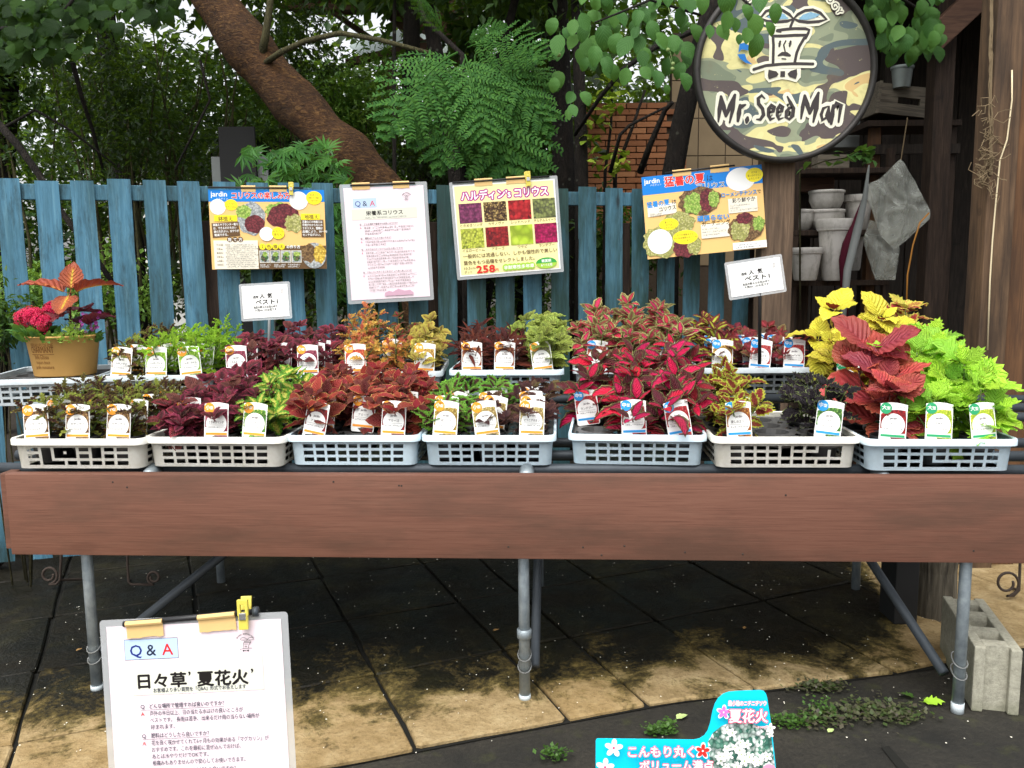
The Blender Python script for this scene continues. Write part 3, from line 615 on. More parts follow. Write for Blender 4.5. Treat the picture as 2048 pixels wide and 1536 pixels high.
# ================================================================== PRINT (flat lettering and pictures as thin sheets)
TXT = {}
def glyphs(body, res=2):
    if (body, res) not in TXT:
        cu = bpy.data.curves.new('t', 'FONT'); cu.body = body; cu.size = 1; cu.resolution_u = res; cu.fill_mode = 'BOTH'
        o = bpy.data.objects.new('t', cu); me = bpy.data.meshes.new_from_object(o)
        vs = [(v.co.x, v.co.y) for v in me.vertices]; fs = [tuple(p.vertices) for p in me.polygons]
        bpy.data.objects.remove(o); bpy.data.curves.remove(cu); bpy.data.meshes.remove(me)
        xs = [v[0] for v in vs] or [0]; TXT[(body, res)] = (vs, fs, min(xs), max(xs))
    return TXT[(body, res)]
class Print:
    """prints on a sheet w x h; positions are fractions from the top left"""
    def __init__(s, w, h, z0=.0003, dz=.00007): s.w, s.h, s.z, s.dz = w, h, z0, dz; s.mb = {}
    def xy(s, x, y): return (x * s.w, (1 - y) * s.h)
    def m(s, mat): s.z += s.dz; return s.mb.setdefault(mat, MB())
    def poly(s, pts, mat): s.m(mat).poly([s.xy(*p) for p in pts], s.z)
    def rect(s, x0, y0, x1, y1, mat): s.poly([(x0, y1), (x1, y1), (x1, y0), (x0, y0)], mat)
    def ell(s, x, y, rx, ry, mat, n=28, wob=0, seed=1):
        r = random.Random(seed); s.poly([(x + rx * math.cos(q) * (k := 1 + r.uniform(-wob, wob)), y - ry * math.sin(q) * k) for q in [2 * PI * i / n for i in range(n)]], mat)
    def circ(s, x, y, r, mat, **k): s.ell(x, y, r, r * s.w / s.h, mat, **k)
    def text(s, body, x, y, size, mat, bold=0, out=None, ow=.05, align='L', ang=0, width=None, sx=1.0):
        """baseline at y; size = letter height as a fraction of h; width = fit into this fraction of w"""
        vs, fs, x0, x1 = glyphs(body); k = size * s.h * 1.05; kx = k * sx
        if width: kx = width * s.w / max(x1 - x0, 1e-6)
        ox, oy = s.xy(x, y); sh = {'L': 0, 'C': -.5, 'R': -1}[align] * (x1 - x0) * kx; ca, sa = math.cos(ang), math.sin(ang)
        def lay(mat, offs):
            for dx, dy in offs:
                mb = s.m(mat); s.z -= s.dz * .8
                mb.add([(ox + ((a - x0) * kx + sh + dx * k) * ca - (b * k + dy * k) * sa, oy + ((a - x0) * kx + sh + dx * k) * sa + (b * k + dy * k) * ca, s.z) for a, b in vs], fs)
            s.z += s.dz
        if out: lay(out, [(ow * math.cos(PI * i / 6), ow * math.sin(PI * i / 6)) for i in range(12)])
        lay(mat, [(0, 0)] + ([(bold, 0), (-bold, 0), (0, bold), (0, -bold)] if bold else []))
    def bars(s, x0, y, x1, th, mat, seed=0, gap=.35):
        """a line of print too small to read: broken dashes"""
        r = random.Random(seed); x = x0; mb = s.m(mat)
        while x < x1:
            l = r.uniform(.5, 1.) * th * s.h / s.w; d = r.uniform(.3, .5) * th
            for yy, t in ((y - d, .26), (y, .3), (y + d * .8, .22)):
                if r.random() < .8:
                    a, b = s.xy(x, yy), s.xy(min(x + l, x1), yy + t * th * .6); mb.poly([(a[0], b[1]), (b[0], b[1]), (b[0], a[1]), (a[0], a[1])], s.z)
            x += l * (1 + gap)
    def stroke(s, pts, wd, mat, closed=False):
        """brush stroke: list of (x,y[,width factor]); wd as a fraction of w"""
        P = [V(s.xy(p[0], p[1])) for p in pts]; W = [wd * s.w * (p[2] if len(p) > 2 else 1) / 2 for p in pts]; n = len(P)
        L, R = [], []
        for i in range(n):
            t = (P[min(i + 1, n - 1)] - P[max(i - 1, 0)]) if not closed else (P[(i + 1) % n] - P[i - 1])
            t = t.normalized() if t.length > 1e-9 else V((1, 0)); nn = V((-t.y, t.x)); L.append(P[i] + nn * W[i]); R.append(P[i] - nn * W[i])
        mb = s.m(mat); vs = [(p.x, p.y, s.z) for p in L + R]
        fs = [(i, i + n, i + n + 1, i + 1) for i in range(n - 1)] + ([(n - 1, 2 * n - 1, n, 0)] if closed else [])
        mb.add(vs, fs)
        s.z += s.dz * .4
        for i in ([0, n - 1] if not closed else []):
            if W[i] > 1e-5: mb.poly([(P[i].x + W[i] * math.cos(q), P[i].y + W[i] * math.sin(q)) for q in [2 * PI * k / 10 for k in range(10)]], s.z)
    def build(s, parent, names=None, mw=None):
        out = []
        for k, b in s.mb.items():
            nm = (names or {}).get(k) or ('picture' if k.startswith('photo') else 'lettering' if k in ('ink_black', 'ink_grey', 'ink_brown', 'ink_red', 'ink_blue', 'ink_skytext', 'ink_navy') else 'printed_shape')
            out.append(b.build(nm, MATS[k], parent, mw))
        return out

# the shop emblem: a hat-shaped pot with a sprout, brim and bow tie (units: 0..1 of a 400 x 330 px field)
def emblem(p, fx, fy, kw, line, lw=1.0):
    g = lambda pts: [((fx(x, y)) + ((w,) if w else ())) for x, y, *r in pts for w in [r[0] if r else None]]
    st = [([(800, 300), (870, 292), (960, 285), (1060, 288), (1095, 300), (1085, 330), (1062, 372)], 26),
          ([(795, 305), (830, 312)], 20), ([(760, 350), (850, 350), (960, 345), (1062, 345)], 26), ([(760, 350), (768, 430), (768, 590)], 26),
          ([(1050, 372), (1010, 440), (985, 500), (970, 585)], 26), ([(590, 645), (700, 612), (850, 600), (1000, 598), (1140, 602)], 26),
          ([(920, 270), (935, 232), (950, 200)], 24), ([(828, 400), (822, 440)], 20), ([(925, 400), (918, 440)], 20),
          ([(880, 395), (862, 430), (872, 470), (880, 500)], 14), ([(815, 525, .6), (850, 508, 1.3), (890, 512, 1.5), (922, 525, .8)], 26), ([(850, 552), (885, 556)], 12)]
    for pts, wd in st: p.stroke(g(pts), wd * kw * lw, line)
    lf = [[(948, 200), (985, 160), (1050, 128), (1120, 122), (1190, 150), (1250, 208), (1180, 226), (1080, 232), (1000, 222)], [(944, 200), (905, 160), (840, 122), (760, 112), (690, 130), (640, 190), (700, 218), (800, 226), (890, 220)]]
    for q in lf: p.stroke(g(q), 26 * kw * lw, line, True)
    for q in ([(728, 650), (800, 665), (822, 690), (806, 712), (735, 735), (722, 700)], [(838, 664), (882, 664), (882, 714), (838, 714)], [(905, 688), (930, 664), (990, 645), (996, 690), (985, 735), (925, 715)]):
        p.poly([fx(x, y) for x, y in q], line)
    return lf

# ================================================================== COLEUS
LEAF = {}
def leaf_mesh(shape, var, mat):
    if (shape, var, mat.name) in LEAF: return LEAF[(shape, var, mat.name)]
    rr = random.Random(hash_(shape) + var)
    # half width, peak position, teeth, tooth depth, segments
    wr, pk_, teeth, dep, seg, ruf = {'ovate': (.40, .62, 4, .10, 8, .02), 'toothed': (.36, .60, 5, .26, 10, .03), 'lance': (.28, .72, 4, .12, 8, .02), 'feather': (.30, .95, 3, .62, 9, .05), 'broad': (.42, .68, 6, .07, 12, .03), 'lobed': (.44, .66, 5, .34, 10, .05),
        'shaggy': (.20, .8, 3, .55, 9, .08), 'strap': (.10, .8, 2, .1, 6, .01), 'ruffle': (.36, .6, 6, .2, 12, .09), 'crinkle': (.44, .62, 6, .1, 10, .05), 'dog': (.31, .86, 5, .0, 11, .02), 'round': (.44, .78, 5, .06, 10, .04)}[shape]
    droop = {0: .35, 1: .7, 2: .12, 3: 1.0}[var] * (1.1 if shape in ('shaggy', 'strap') else .9); fold = rr.uniform(.12, .4) if shape != 'broad' else rr.uniform(.1, .25); tw = rr.uniform(-.35, .35)
    vs, uvs, fs = [], [], []; us = (-1, -.55, 0, .55, 1); pet = .14
    # path bends down along its length
    y, z, ang = 0, 0, .15 + droop * .25; path = []
    for i in range(seg + 1):
        path.append((y, z, ang)); st = 1.0 / seg; y += st * math.cos(ang); z += st * math.sin(ang); ang -= droop * st * 1.5
    for i in range(seg + 1):
        t = i / seg; base = max(math.sin(PI * min(1, t ** pk_ * 1.0)), 0) ** .85 * wr if t < 1 else 0
        k = t * teeth * 2; saw = (1 - dep * (i % 2)) if shape != 'feather' or dep < .5 else (1 - dep * (i % 2) * (1.0))
        hw_ = base * saw if 0 < i < seg else base
        if i == 0: hw_ = .012
        py, pz, pa = path[i]
        for u in us:
            x = u * hw_; zz = fold * abs(x) + ruf * math.sin(i * 2.3 + u * 3 + var) * abs(u); a = tw * t
            sweep = .06 * (1 if i % 2 == 0 else -.2) * abs(u) * (1 if dep > .15 else 0)
            vs.append((x * math.cos(a), py + pet + sweep * math.cos(pa) - zz * math.sin(pa), pz + zz * math.cos(pa) + x * math.sin(a)))
            uvs.append((max(abs(u), min(1, max(0, (t - .72) / .28))), t))
    for i in range(seg):
        for j in range(4): fs.append((i * 5 + j, i * 5 + j + 1, (i + 1) * 5 + j + 1, (i + 1) * 5 + j))
    b = len(vs); vs += [(-.012, 0, -.02), (.012, 0, -.02)]; uvs += [(0, 0)] * 2; fs.append((b, b + 1, 4, 0))
    me = bpy.data.meshes.new('leaf'); me.from_pydata(vs, [], fs); ul = me.uv_layers.new()
    for p in me.polygons:
        for li in p.loop_indices: ul.data[li].uv = uvs[me.loops[li].vertex_index]
    me.polygons.foreach_set('use_smooth', [True] * len(fs)); me.materials.append(mat); LEAF[(shape, var, mat.name)] = me; return me
def hash_(s): return sum(ord(c) * (i + 7) for i, c in enumerate(s))
def leaf_matrix(pos, az, el, roll, L):
    y = V((math.cos(az) * math.cos(el), math.sin(az) * math.cos(el), math.sin(el))); x = y.cross(V((0, 0, 1))).normalized(); z = x.cross(y)
    return frame(V(pos), x, y, z) @ RY(roll) @ SC(L)
def grow(root, cv, h, spread, stems, nodes, L, seed, stem_mat='stem_green', z0=.008, vs=(0, 1, 1, 2, 3), clear=False, eb=-26):
    """stems with opposite leaf pairs turned a quarter from node to node, small leaves at the tip"""
    r = random.Random(seed); mb = MB(); c = CV[cv]
    for s in range(stems):
        a = 2 * PI * s / max(1, stems - 1) + r.uniform(-.5, .5); k = 0 if s == 0 else r.uniform(.65, 1.0)
        hh = h * (r.uniform(.92, 1.05) if s == 0 else r.uniform(.55, .9)); tip = V((math.cos(a) * spread * k, math.sin(a) * spread * k, hh + z0)); mid = V((tip.x * .35, tip.y * .35, hh * .5 + z0)); b0 = V((math.cos(a) * .008, math.sin(a) * .008, z0))
        P = [b0.lerp(mid, t).lerp(mid.lerp(tip, t), t) for t in (0, .25, .5, .75, 1)]
        mb.tube(P, [.0032, .003, .0027, .0022, .0016], 5)
        ph = r.uniform(0, PI)
        for q in range(nodes):
            t = .22 + .74 * q / max(1, nodes - 1); p = b0.lerp(mid, t).lerp(mid.lerp(tip, t), t)
            for sd in (0, 1):
                az = ph + q * PI / 2 + sd * PI + r.uniform(-.3, .3); el = math.radians(eb + 44 * t + r.uniform(-14, 14))
                if clear and p.z < (.09 if L < .09 else .18) and math.sin(az) < (-.3 if L < .09 else -.15) and r.random() < .95: continue
                l = L * (1.0 - .38 * abs(t - .5) * (1 if t > .5 else .6)) * r.uniform(.72, 1.12)
                obj('leaf', leaf_mesh(c['shape'], r.choice(vs), c['mat']), root, T(p) @ RX(r.uniform(.2, .62)) @ T(-p) @ leaf_matrix(p, az, el, r.uniform(-.35, .35), l))   # leaves lean to the open, light side
        for sd in range(4):
            obj('leaf', leaf_mesh(c['shape'], r.choice((0, 2)), c['mat']), root, T(tip) @ RX(r.uniform(.3, .7)) @ T(-tip) @ leaf_matrix(tip - V((0, 0, .003)), ph + sd * PI / 2 + r.uniform(-.3, .3), math.radians(r.uniform(2, 42)), r.uniform(-.3, .3), L * r.uniform(.42, .66)))
    mb.build('stem', MATS[stem_mat], root, None, True)

# ------------------------------------------------------------------ name tags: one model per cultivar, copied to every pot
TGW, TGH = .070, .108
TAGM = {}
def tag_model(cv):
    if cv in TAGM: return TAGM[cv]
    c = CV[cv]; bdg = {'s': ('badge_s', '小型'), 'm': ('badge_m', '中型'), 'l': ('badge_l', '大型')}[c['badge']]
    ph = photo_mat('photo_' + cv, c['phot'], 26)
    out = []
    for q in range(9): x = q / 8; out.append((TGW * x, TGH * (.955 + .045 * math.sin(PI * x))))
    rd = lambda cx, cy, a0: [(cx + .006 * math.cos(a0 + k * PI / 8), cy + .006 * math.sin(a0 + k * PI / 8)) for k in range(5)]
    card_pts = rd(.006, .006, PI) + rd(TGW - .006, .006, 1.5 * PI) + out[::-1]
    card = MB().ngon_solid(card_pts, .0005)
    p = Print(TGW, TGH, .00012, .00008)
    p.poly([(.36, .20), (.62, .175), (.93, .19), (.97, .4), (.97, .76), (.6, .78), (.03, .76), (.03, .3)], ph.name)
    p.poly([(.42, .87), (.97, .87), (.95, .985), (.5, .985)], ph.name)
    p.ell(.5, .56, .43, .285, 'paper_white'); p.poly([(.03, .66), (.2, .66), (.2, .8), (.03, .8)], 'paper_white')
    circ = p.mb.pop('paper_white'); phm = p.mb.pop(ph.name)
    band = Print(TGW, TGH, .0006, .00008); band.rect(.06, .80, .95, .86, bdg[0]); bd2 = Print(TGW, TGH, .0007, .00008); bd2.circ(.205, .155, .215, bdg[0])
    t = Print(TGW, TGH, .0009, .00006)
    t.text(bdg[1][0], .05, .185, .12, 'paper_white', .02); t.text(bdg[1][1], .235, .18, .085, 'paper_white', .02)
    t2 = Print(TGW, TGH, .0009, .00006)
    t2.text('jardin', .5, .42, .075, 'ink_grey', .03, align='C')
    if c['name']: t2.text(c['name'], .5, .555, .075, 'ink_grey', .015, align='C', width=min(.62, .11 * len(c['name'])))
    t2.rect(.14, .594, .86, .600, 'ink_grey'); t2.bars(.16, .655, .86, .045, 'ink_grey', hash_(cv)); t2.bars(.55, .105, .9, .03, 'ink_grey', 3)
    for k, v in t2.mb.items(): t2.mb[k] = v
    TAGM[cv] = dict(card=card.mesh(MATS['paper_white']), pic=phm.mesh(MATS[ph.name]), disc=circ.mesh(MATS['paper_white']), badge=bd2.mb[bdg[0]].mesh(MATS[bdg[0]]), band=band.mb[bdg[0]].mesh(MATS[bdg[0]]), wl=t.mb['paper_white'].mesh(MATS['paper_white']), ink=t2.mb['ink_grey'].mesh(MATS['ink_grey']))
    return TAGM[cv]
def put_tag(root, cv, mt, flip=False):
    d = tag_model(cv); o = obj('label_tag', d['card'], root, mt)
    for n, k in (('picture', 'pic'), ('white_disc', 'disc'), ('badge', 'badge'), ('colour_band', 'band'), ('badge_lettering', 'wl'), ('lettering', 'ink')): obj(n, d[k], o)
    return o
GROUPS = {}
DESC = {}
def coleus(tr, c, r, cv, h, label, spread=.05, stems=4, nodes=4, L=None, tg=True, dx=0, dy=0, seed=None, stem_mat='stem_green', lift=0, tgrot=None, vs=(0, 1, 1, 2, 3), eb=-26):
    sd = seed if seed is not None else hash_(tr + cv) + c * 31 + r * 7
    rr = random.Random(sd); GROUPS.setdefault(label, []).append(1)
    mw = TR[tr] @ T((c - 1) * CP + dx, (r - 1.5) * RP + dy, .0715 + lift)
    root = thing('potted_coleus', '%s, %s row, %s column' % (label, ('front', 'second', 'third', 'rear')[r], ('bucket-side', 'middle', 'pillar-side')[c]), 'potted plant', mw, label)
    obj('pot', POT, root)
    grow(root, cv, h * rr.uniform(.92, 1.08), spread, stems, nodes, (L or CV[cv]['L']), sd, stem_mat, vs=vs, clear=tg, eb=eb)
    if tg:
        rz = rr.uniform(-.12, .12) if tgrot is None else tgrot
        put_tag(root, cv, T(rr.uniform(-.008, .004), -PR - .001, .004) @ RZ(rz * 1.4 + .03) @ RX(PI / 2 - .14) @ RZ(rz) @ T(-TGW / 2, 0, 0))
    return root
# ------------------------------------------------------------------ which plant stands in which hole (column, row from the front)
lb = 'dark brown feathery coleus in the dirty white tray'
for c in range(3):
    for r in range(4): coleus('F1', c, r, 'casanova', .125 if r else .105, lb, .062, 6, 5, .056, tg=(c, r) not in ((0, 2), (1, 3), (0, 3)))
lb = 'plum magenta-rimmed coleus in the cream tray'
for c, r, h in ((0, 0, .06), (0, 1, .10), (0, 2, .13), (0, 3, .12), (1, 0, .075), (1, 1, .12), (1, 2, .15), (1, 3, .14)):
    coleus('F2', c, r, 'linda', h * 1.15, lb, .07, 5, 4, tg=(c, r) in ((1, 0), (0, 1)), stem_mat='stem_red')
lb = 'green coleus splashed yellow beside the plum coleus'
for r, h in ((0, .10), (1, .14), (2, .15), (3, .16)): coleus('F2', 2, r, 'fairy', h, lb, .05, 3, 4, tg=r == 0, dx=-.01)
lb = 'brick red gold-rimmed coleus in its pale blue tray'
for c in range(3):
    for r in range(4):
        if (c, r) == (1, 0): continue
        coleus('F3', c, r, 'amigo', {0: .115, 1: .135, 2: .15, 3: .155}[r], lb, .066, 5, 5, tg=(c, r) in ((0, 0), (2, 0), (1, 1), (0, 1), (2, 2)), stem_mat='stem_red', tgrot={(0, 0): -.16, (2, 0): -.05}.get((c, r)))
lb = 'bright green dark-hearted coleus in the pale blue tray'
for c, r, h in ((0, 0, .085), (0, 1, .10), (0, 2, .11), (0, 3, .12), (1, 2, .11), (1, 3, .12)): coleus('F4', c, r, 'pippi', h, lb, .058, 4, 4, .07, dx=-.01 if c == 0 else 0)
lb = 'purple-brown coleus beside the bright green coleus'
for c, r, h in ((1, 0, .075), (1, 1, .085), (2, 0, .08), (2, 1, .085), (2, 2, .10), (2, 3, .11)): coleus('F4', c, r, 'piranha', h, lb, .062, 4, 4, .056, stem_mat='stem_red')
lb = 'hot pink coleus with olive leaf rims'
for c, r, h in ((0, 2, .12), (0, 3, .16), (1, 0, .09), (1, 1, .14), (1, 2, .17), (1, 3, .18), (2, 0, .10), (2, 1, .15), (2, 2, .18), (2, 3, .19)):
    coleus('F5', c, r, 'rendezvous', h * 1.1, lb, .07, 4, 4, tg=r == 0 or (c, r) == (0, 2), stem_mat='stem_red', dx=-.02 if (c, r) == (0, 2) else 0, tgrot={(2, 0): .14}.get((c, r)))
lb = 'red-brown coleus with broad lime leaf rims'
for r, h in ((0, .10), (1, .13), (2, .15), (3, .165)): coleus('F6', 0, r, 'ellie', h, lb, .068, 5, 5, .062, tg=r in (0, 1), dx=.0 if r == 0 else .015)
lb = 'nearly black coleus in the mostly empty tray'
coleus('F6', 2, 0, 'black', .15, lb, .07, 4, 4, dy=.01); coleus('F6', 2, 2, 'black', .12, lb, .06, 4, 3, tg=False)
lb = 'large coral red coleus beside the lime ones'
coleus('F7', 0, 0, 'redhead', .13, lb, .035, 2, 3, .12, stem_mat='stem_red'); coleus('F7', 0, 2, 'redhead', .24, lb, .05, 3, 3, .165, tg=True, stem_mat='stem_red', dx=.02, vs=(0, 2), eb=-14)
coleus('F7', 0, 1, 'redhead', .16, lb, .04, 2, 3, .14, vs=(0, 1, 2), eb=-22, stem_mat='stem_red', dx=.02, tg=False)
lb = 'large bright lime coleus with jagged leaves'
coleus('F7', 1, 0, 'wasabi', .12, lb, .05, 3, 3, .10); coleus('F7', 2, 0, 'wasabi', .13, lb, .05, 3, 3, .11)
coleus('F7', 1, 2, 'wasabi', .24, lb, .05, 3, 4, .14, tg=False, dx=.03); coleus('F7', 2, 1, 'wasabi', .21, lb, .06, 3, 4, .13, tg=False); coleus('F7', 2, 3, 'wasabi', .22, lb, .05, 3, 4, .13, tg=False)
# back row
lb = 'dark brown feathery coleus next to the ochre bucket'
for r, h in ((0, .11), (1, .125), (2, .135), (3, .145)): coleus('B2', 0, r, 'casanova', h, lb, .055, 5, 5, .055, tg=r in (0, 1, 3))
lb = 'shaggy bright lime coleus in a grey tray'
for c in (1, 2):
    for r in range(4): coleus('B2', c, r, 'lime', .12 + .01 * r, lb, .068, 5, 5, .066, tg=r in (0, 1) or (c, r) == (1, 2))
lb = 'small purple coleus under the white sign'
for c in range(3):
    for r in range(4):
        if c == 0 and r == 3: continue
        coleus('B3', c, r, 'linda', .10 + .016 * r, lb, .055, 4, 4, .054, tg=(c, r) not in ((0, 2), (1, 0), (2, 3), (1, 2)), stem_mat='stem_red')
lb = 'golden orange curly coleus'
for c, r, h in ((0, 1, .13), (0, 2, .17), (1, 1, .12), (0, 3, .19), (0, 0, .09)): coleus('B4', c, r, 'orange', h * 1.1, lb, .07, 6, 6, tg=(c, r) == (0, 0), dx=.01)
coleus('B4', 1, 3, 'redgreen', .18, 'small-leaved red and olive coleus', .06, 6, 6); coleus('B4', 1, 2, 'redgreen', .13, 'small-leaved red and olive coleus', .05, 5, 5)
lb = 'yellow-olive coleus beside the golden orange ones'
for c, r, h in ((2, 0, .09), (2, 1, .12), (2, 2, .14), (2, 3, .15)): coleus('B4', c, r, 'olive', h, lb, .055, 4, 4, tg=r in (0, 1))
lb = 'coppery strap-leaved coleus under the yellow poster'
for c in (0, 1):
    for r in range(4): coleus('B5', c, r, 'blond', .10 + .01 * r, lb, .055, 6, 6, .08, tg=True if r < 3 else c == 0, stem_mat='stem_red')
lb = 'crinkled lime coleus with dark veins'
for c, r, h in ((2, 0, .11), (2, 1, .14), (2, 2, .16), (2, 3, .17)): coleus('B5', c, r, 'teru', h, lb, .06, 4, 4, .075, tg=r == 0, dx=.012)
coleus('B5', 1, 3, 'teru', .15, lb, .06, 4, 4, .07, tg=False, dy=.02, dx=.05, seed=5)
lb = 'pink and cream speckled coleus behind the hot pink ones'
for c in range(3):
    for r in range(4): coleus('B6', c, r, 'speckled', .16 + .02 * r, lb, .07, 5, 4, tg=r == 0 and c != 1)
lb = 'coleus with lime-streaked red-brown leaves'
for r, h in ((0, .09), (1, .12), (2, .14), (3, .16)): coleus('B7', 0, r, 'sunset', h, lb, .05, 4, 4, tg=r != 3)
lb = 'red coleus with blue-badged tag beside the black stake'
for c in (1, 2):
    for r in range(4): coleus('B7', c, r, 'papaya', .085 + .008 * r, lb, .06, 4, 4, .056, tg=True, stem_mat='stem_red')
lb = 'large yellow coleus with maroon leaf undersides'
coleus('B8', 0, 0, 'gold', .17, lb, .05, 3, 3, .115, stem_mat='stem_red', dy=.03, dx=-.02, vs=(1, 3, 3)); coleus('B8', 0, 2, 'gold', .26, lb, .06, 3, 3, .13, tg=False, stem_mat='stem_red', vs=(1, 3, 3)); coleus('B8', 1, 1, 'gold', .25, lb, .05, 3, 3, .13, stem_mat='stem_red', vs=(1, 3, 3))
coleus('B8', 2, 2, 'fire', .26, 'large yellow-edged crimson coleus', .06, 4, 5, .115); coleus('B8', 2, 0, 'wasabi', .17, 'lime coleus behind the coral red one', .05, 3, 3, .10)

# ------------------------------------------------------------------ ochre bucket with mixed planting
pc = onZ(103, 752, DECK2 + .08); BW = 1.0
bk = thing('flower_bucket', 'oval ochre metal bucket planted with coleus and pink flowers', 'planter', T(pc.x, pc.y + .095, DECK2 + .0735) @ RZ(math.radians(18)))
MB().lathe([(.0, 0.001), (.098, 0), (.1, .004), (.118, .135), (.1225, .137), (.1225, .142), (.1165, .142), (.113, .12), (.095, .12)], 40, sy=.8).build('bucket', MATS['planter_ochre'], bk, None, True)
MB().lathe([(.1135, .126), (.0, .13)], 30, sy=.8).build('soil', MATS['garden_soil'], bk)
# stencilled lettering wrapped on the bucket wall
def wrap(body, z, size, a0, width, bold=0):
    vs, fs, x0, x1 = glyphs(body); k = width / (x1 - x0); b = MB(); vv = []
    for off in ([(0, 0), (.025, 0), (0, .02)] if bold else [(0, 0)]):
        vv = []
        for x, y in vs:
            zz = z + (y + off[1]) * size; r = .1 + .018 * (zz - .004) / .131 + .0012 + off[0] * .004; a = a0 + ((x - x0 + off[0]) * k) / .11
            vv.append((r * math.cos(a), .8 * r * math.sin(a), zz))
        b.add(vv, fs)
    return b.build('lettering', MATS['planter_print'], bk)
fa = -PI / 2 - .75 - math.radians(10)
wrap('VERSAILLES DE JOIE', .106, .018, fa, .085); wrap('CHARMANT', .086, .030, fa, .085, 1); wrap('Belle Gâteau', .064, .022, fa + .1, .055); wrap('toujours douce', .047, .018, fa + .12, .055); wrap('jardin miniature', .030, .018, fa + .05, .075)
MB().add([(r_ * math.cos(fa + .78 * t), .8 * r_ * math.sin(fa + .78 * t), z) for t in [i / 12 for i in range(13)] for r_, z in ((.1115 + .0012, .0795), (.1117 + .0012, .081))], [(2 * i, 2 * i + 2, 2 * i + 3, 2 * i + 1) for i in range(12)]).build('printed_rule', MATS['planter_print'], bk)
def bleaf(cv, pos, az, el, L, var=0, roll=0): obj('leaf', leaf_mesh(CV[cv]['shape'], var, CV[cv]['mat']), bk, leaf_matrix(V(pos), az - math.radians(18), math.radians(el), roll, L))
top = V((.03, .02, .29))
for az, el, L, v in ((PI, 8, .165, 0), (0, 6, .17, 0), (-PI / 2 + .1, -40, .115, 2), (PI / 2, 62, .105, 2)): bleaf('copper', top, az, el, L, v)
for az, el, L in ((-PI * .62, -20, .12), (.2, -12, .13), (PI * .5, 0, .12), (PI * .9, -10, .11)): bleaf('maroon', (.03, .02, .225), az, el, L, 0)
bleaf('maroon', (.07, .0, .17), -.3, 20, .13, 1); bleaf('maroon', (.05, .02, .18), PI * .7, 10, .1, 1)
MB().tube([(.02, .02, .12), (.025, .02, .2), (.03, .02, .29)], .004, 6).build('stem', MATS['stem_red'], bk)
fr = random.Random(11)
for cx, cy, cz, rad in ((-.085, -.03, .205, .042), (-.115, .0, .2, .036), (-.028, .02, .225, .036), (-.055, -.05, .185, .036)):
    b = MB()
    for i in range(150):
        d = V((fr.gauss(0, 1), fr.gauss(0, 1), fr.gauss(0, 1))).normalized(); d.z = abs(d.z) if fr.random() < .75 else d.z; p = V((cx, cy, cz)) + d * rad * fr.uniform(.75, 1.05); x = d.orthogonal().normalized(); y = d.cross(x); q0 = fr.uniform(0, 6)
        for k in range(5):
            q = q0 + k * 2 * PI / 5; e = x * math.cos(q) + y * math.sin(q); g = d.cross(e); b.add([p, p + e * .006 + g * .0025 + d * .001, p + e * .0105 - d * .001, p + e * .006 - g * .0025 + d * .001], [(0, 1, 2, 3)])
    b.build('flower_head', MATS['pink_petals'], bk)
def sprig(cx, cy, cz, n, rad, h, L, mat, name, shape='ovate'):
    for i in range(n):
        a = fr.uniform(0, 2 * PI); rr = rad * math.sqrt(fr.random()); p = (cx + rr * math.cos(a), cy + rr * math.sin(a), cz + h * fr.random() * (1.2 - rr / rad))
        obj('leaf', leaf_mesh(shape, fr.choice((0, 1, 2)), MATS[mat]), bk, leaf_matrix(p, a + fr.uniform(-.8, .8), math.radians(fr.uniform(0, 70)), fr.uniform(-.5, .5), L * fr.uniform(.7, 1.2)))
sprig(-.07, -.045, .12, 60, .06, .06, .042, 'soft_green', 'leaf', 'lance'); sprig(.035, -.055, .115, 170, .055, .075, .018, 'lime_sprig', 'leaf'); sprig(-.1, .02, .13, 30, .05, .06, .05, 'soft_green', 'leaf'); sprig(.09, -.01, .11, 24, .035, .08, .03, 'soft_green', 'leaf')
b = MB()
for i in range(26):
    p = V((.095 + fr.uniform(-.03, .035), -.03 + fr.uniform(-.03, .03), .15 + fr.uniform(0, .07)))
    for k in range(5): q = k * 2 * PI / 5; b.add([p, p + V((math.cos(q), -.3, math.sin(q))) * .006, p + V((math.cos(q + .9), -.3, math.sin(q + .9))) * .006], [(0, 1, 2)])
b.build('small_flowers', MATS['purple_petals'], bk)
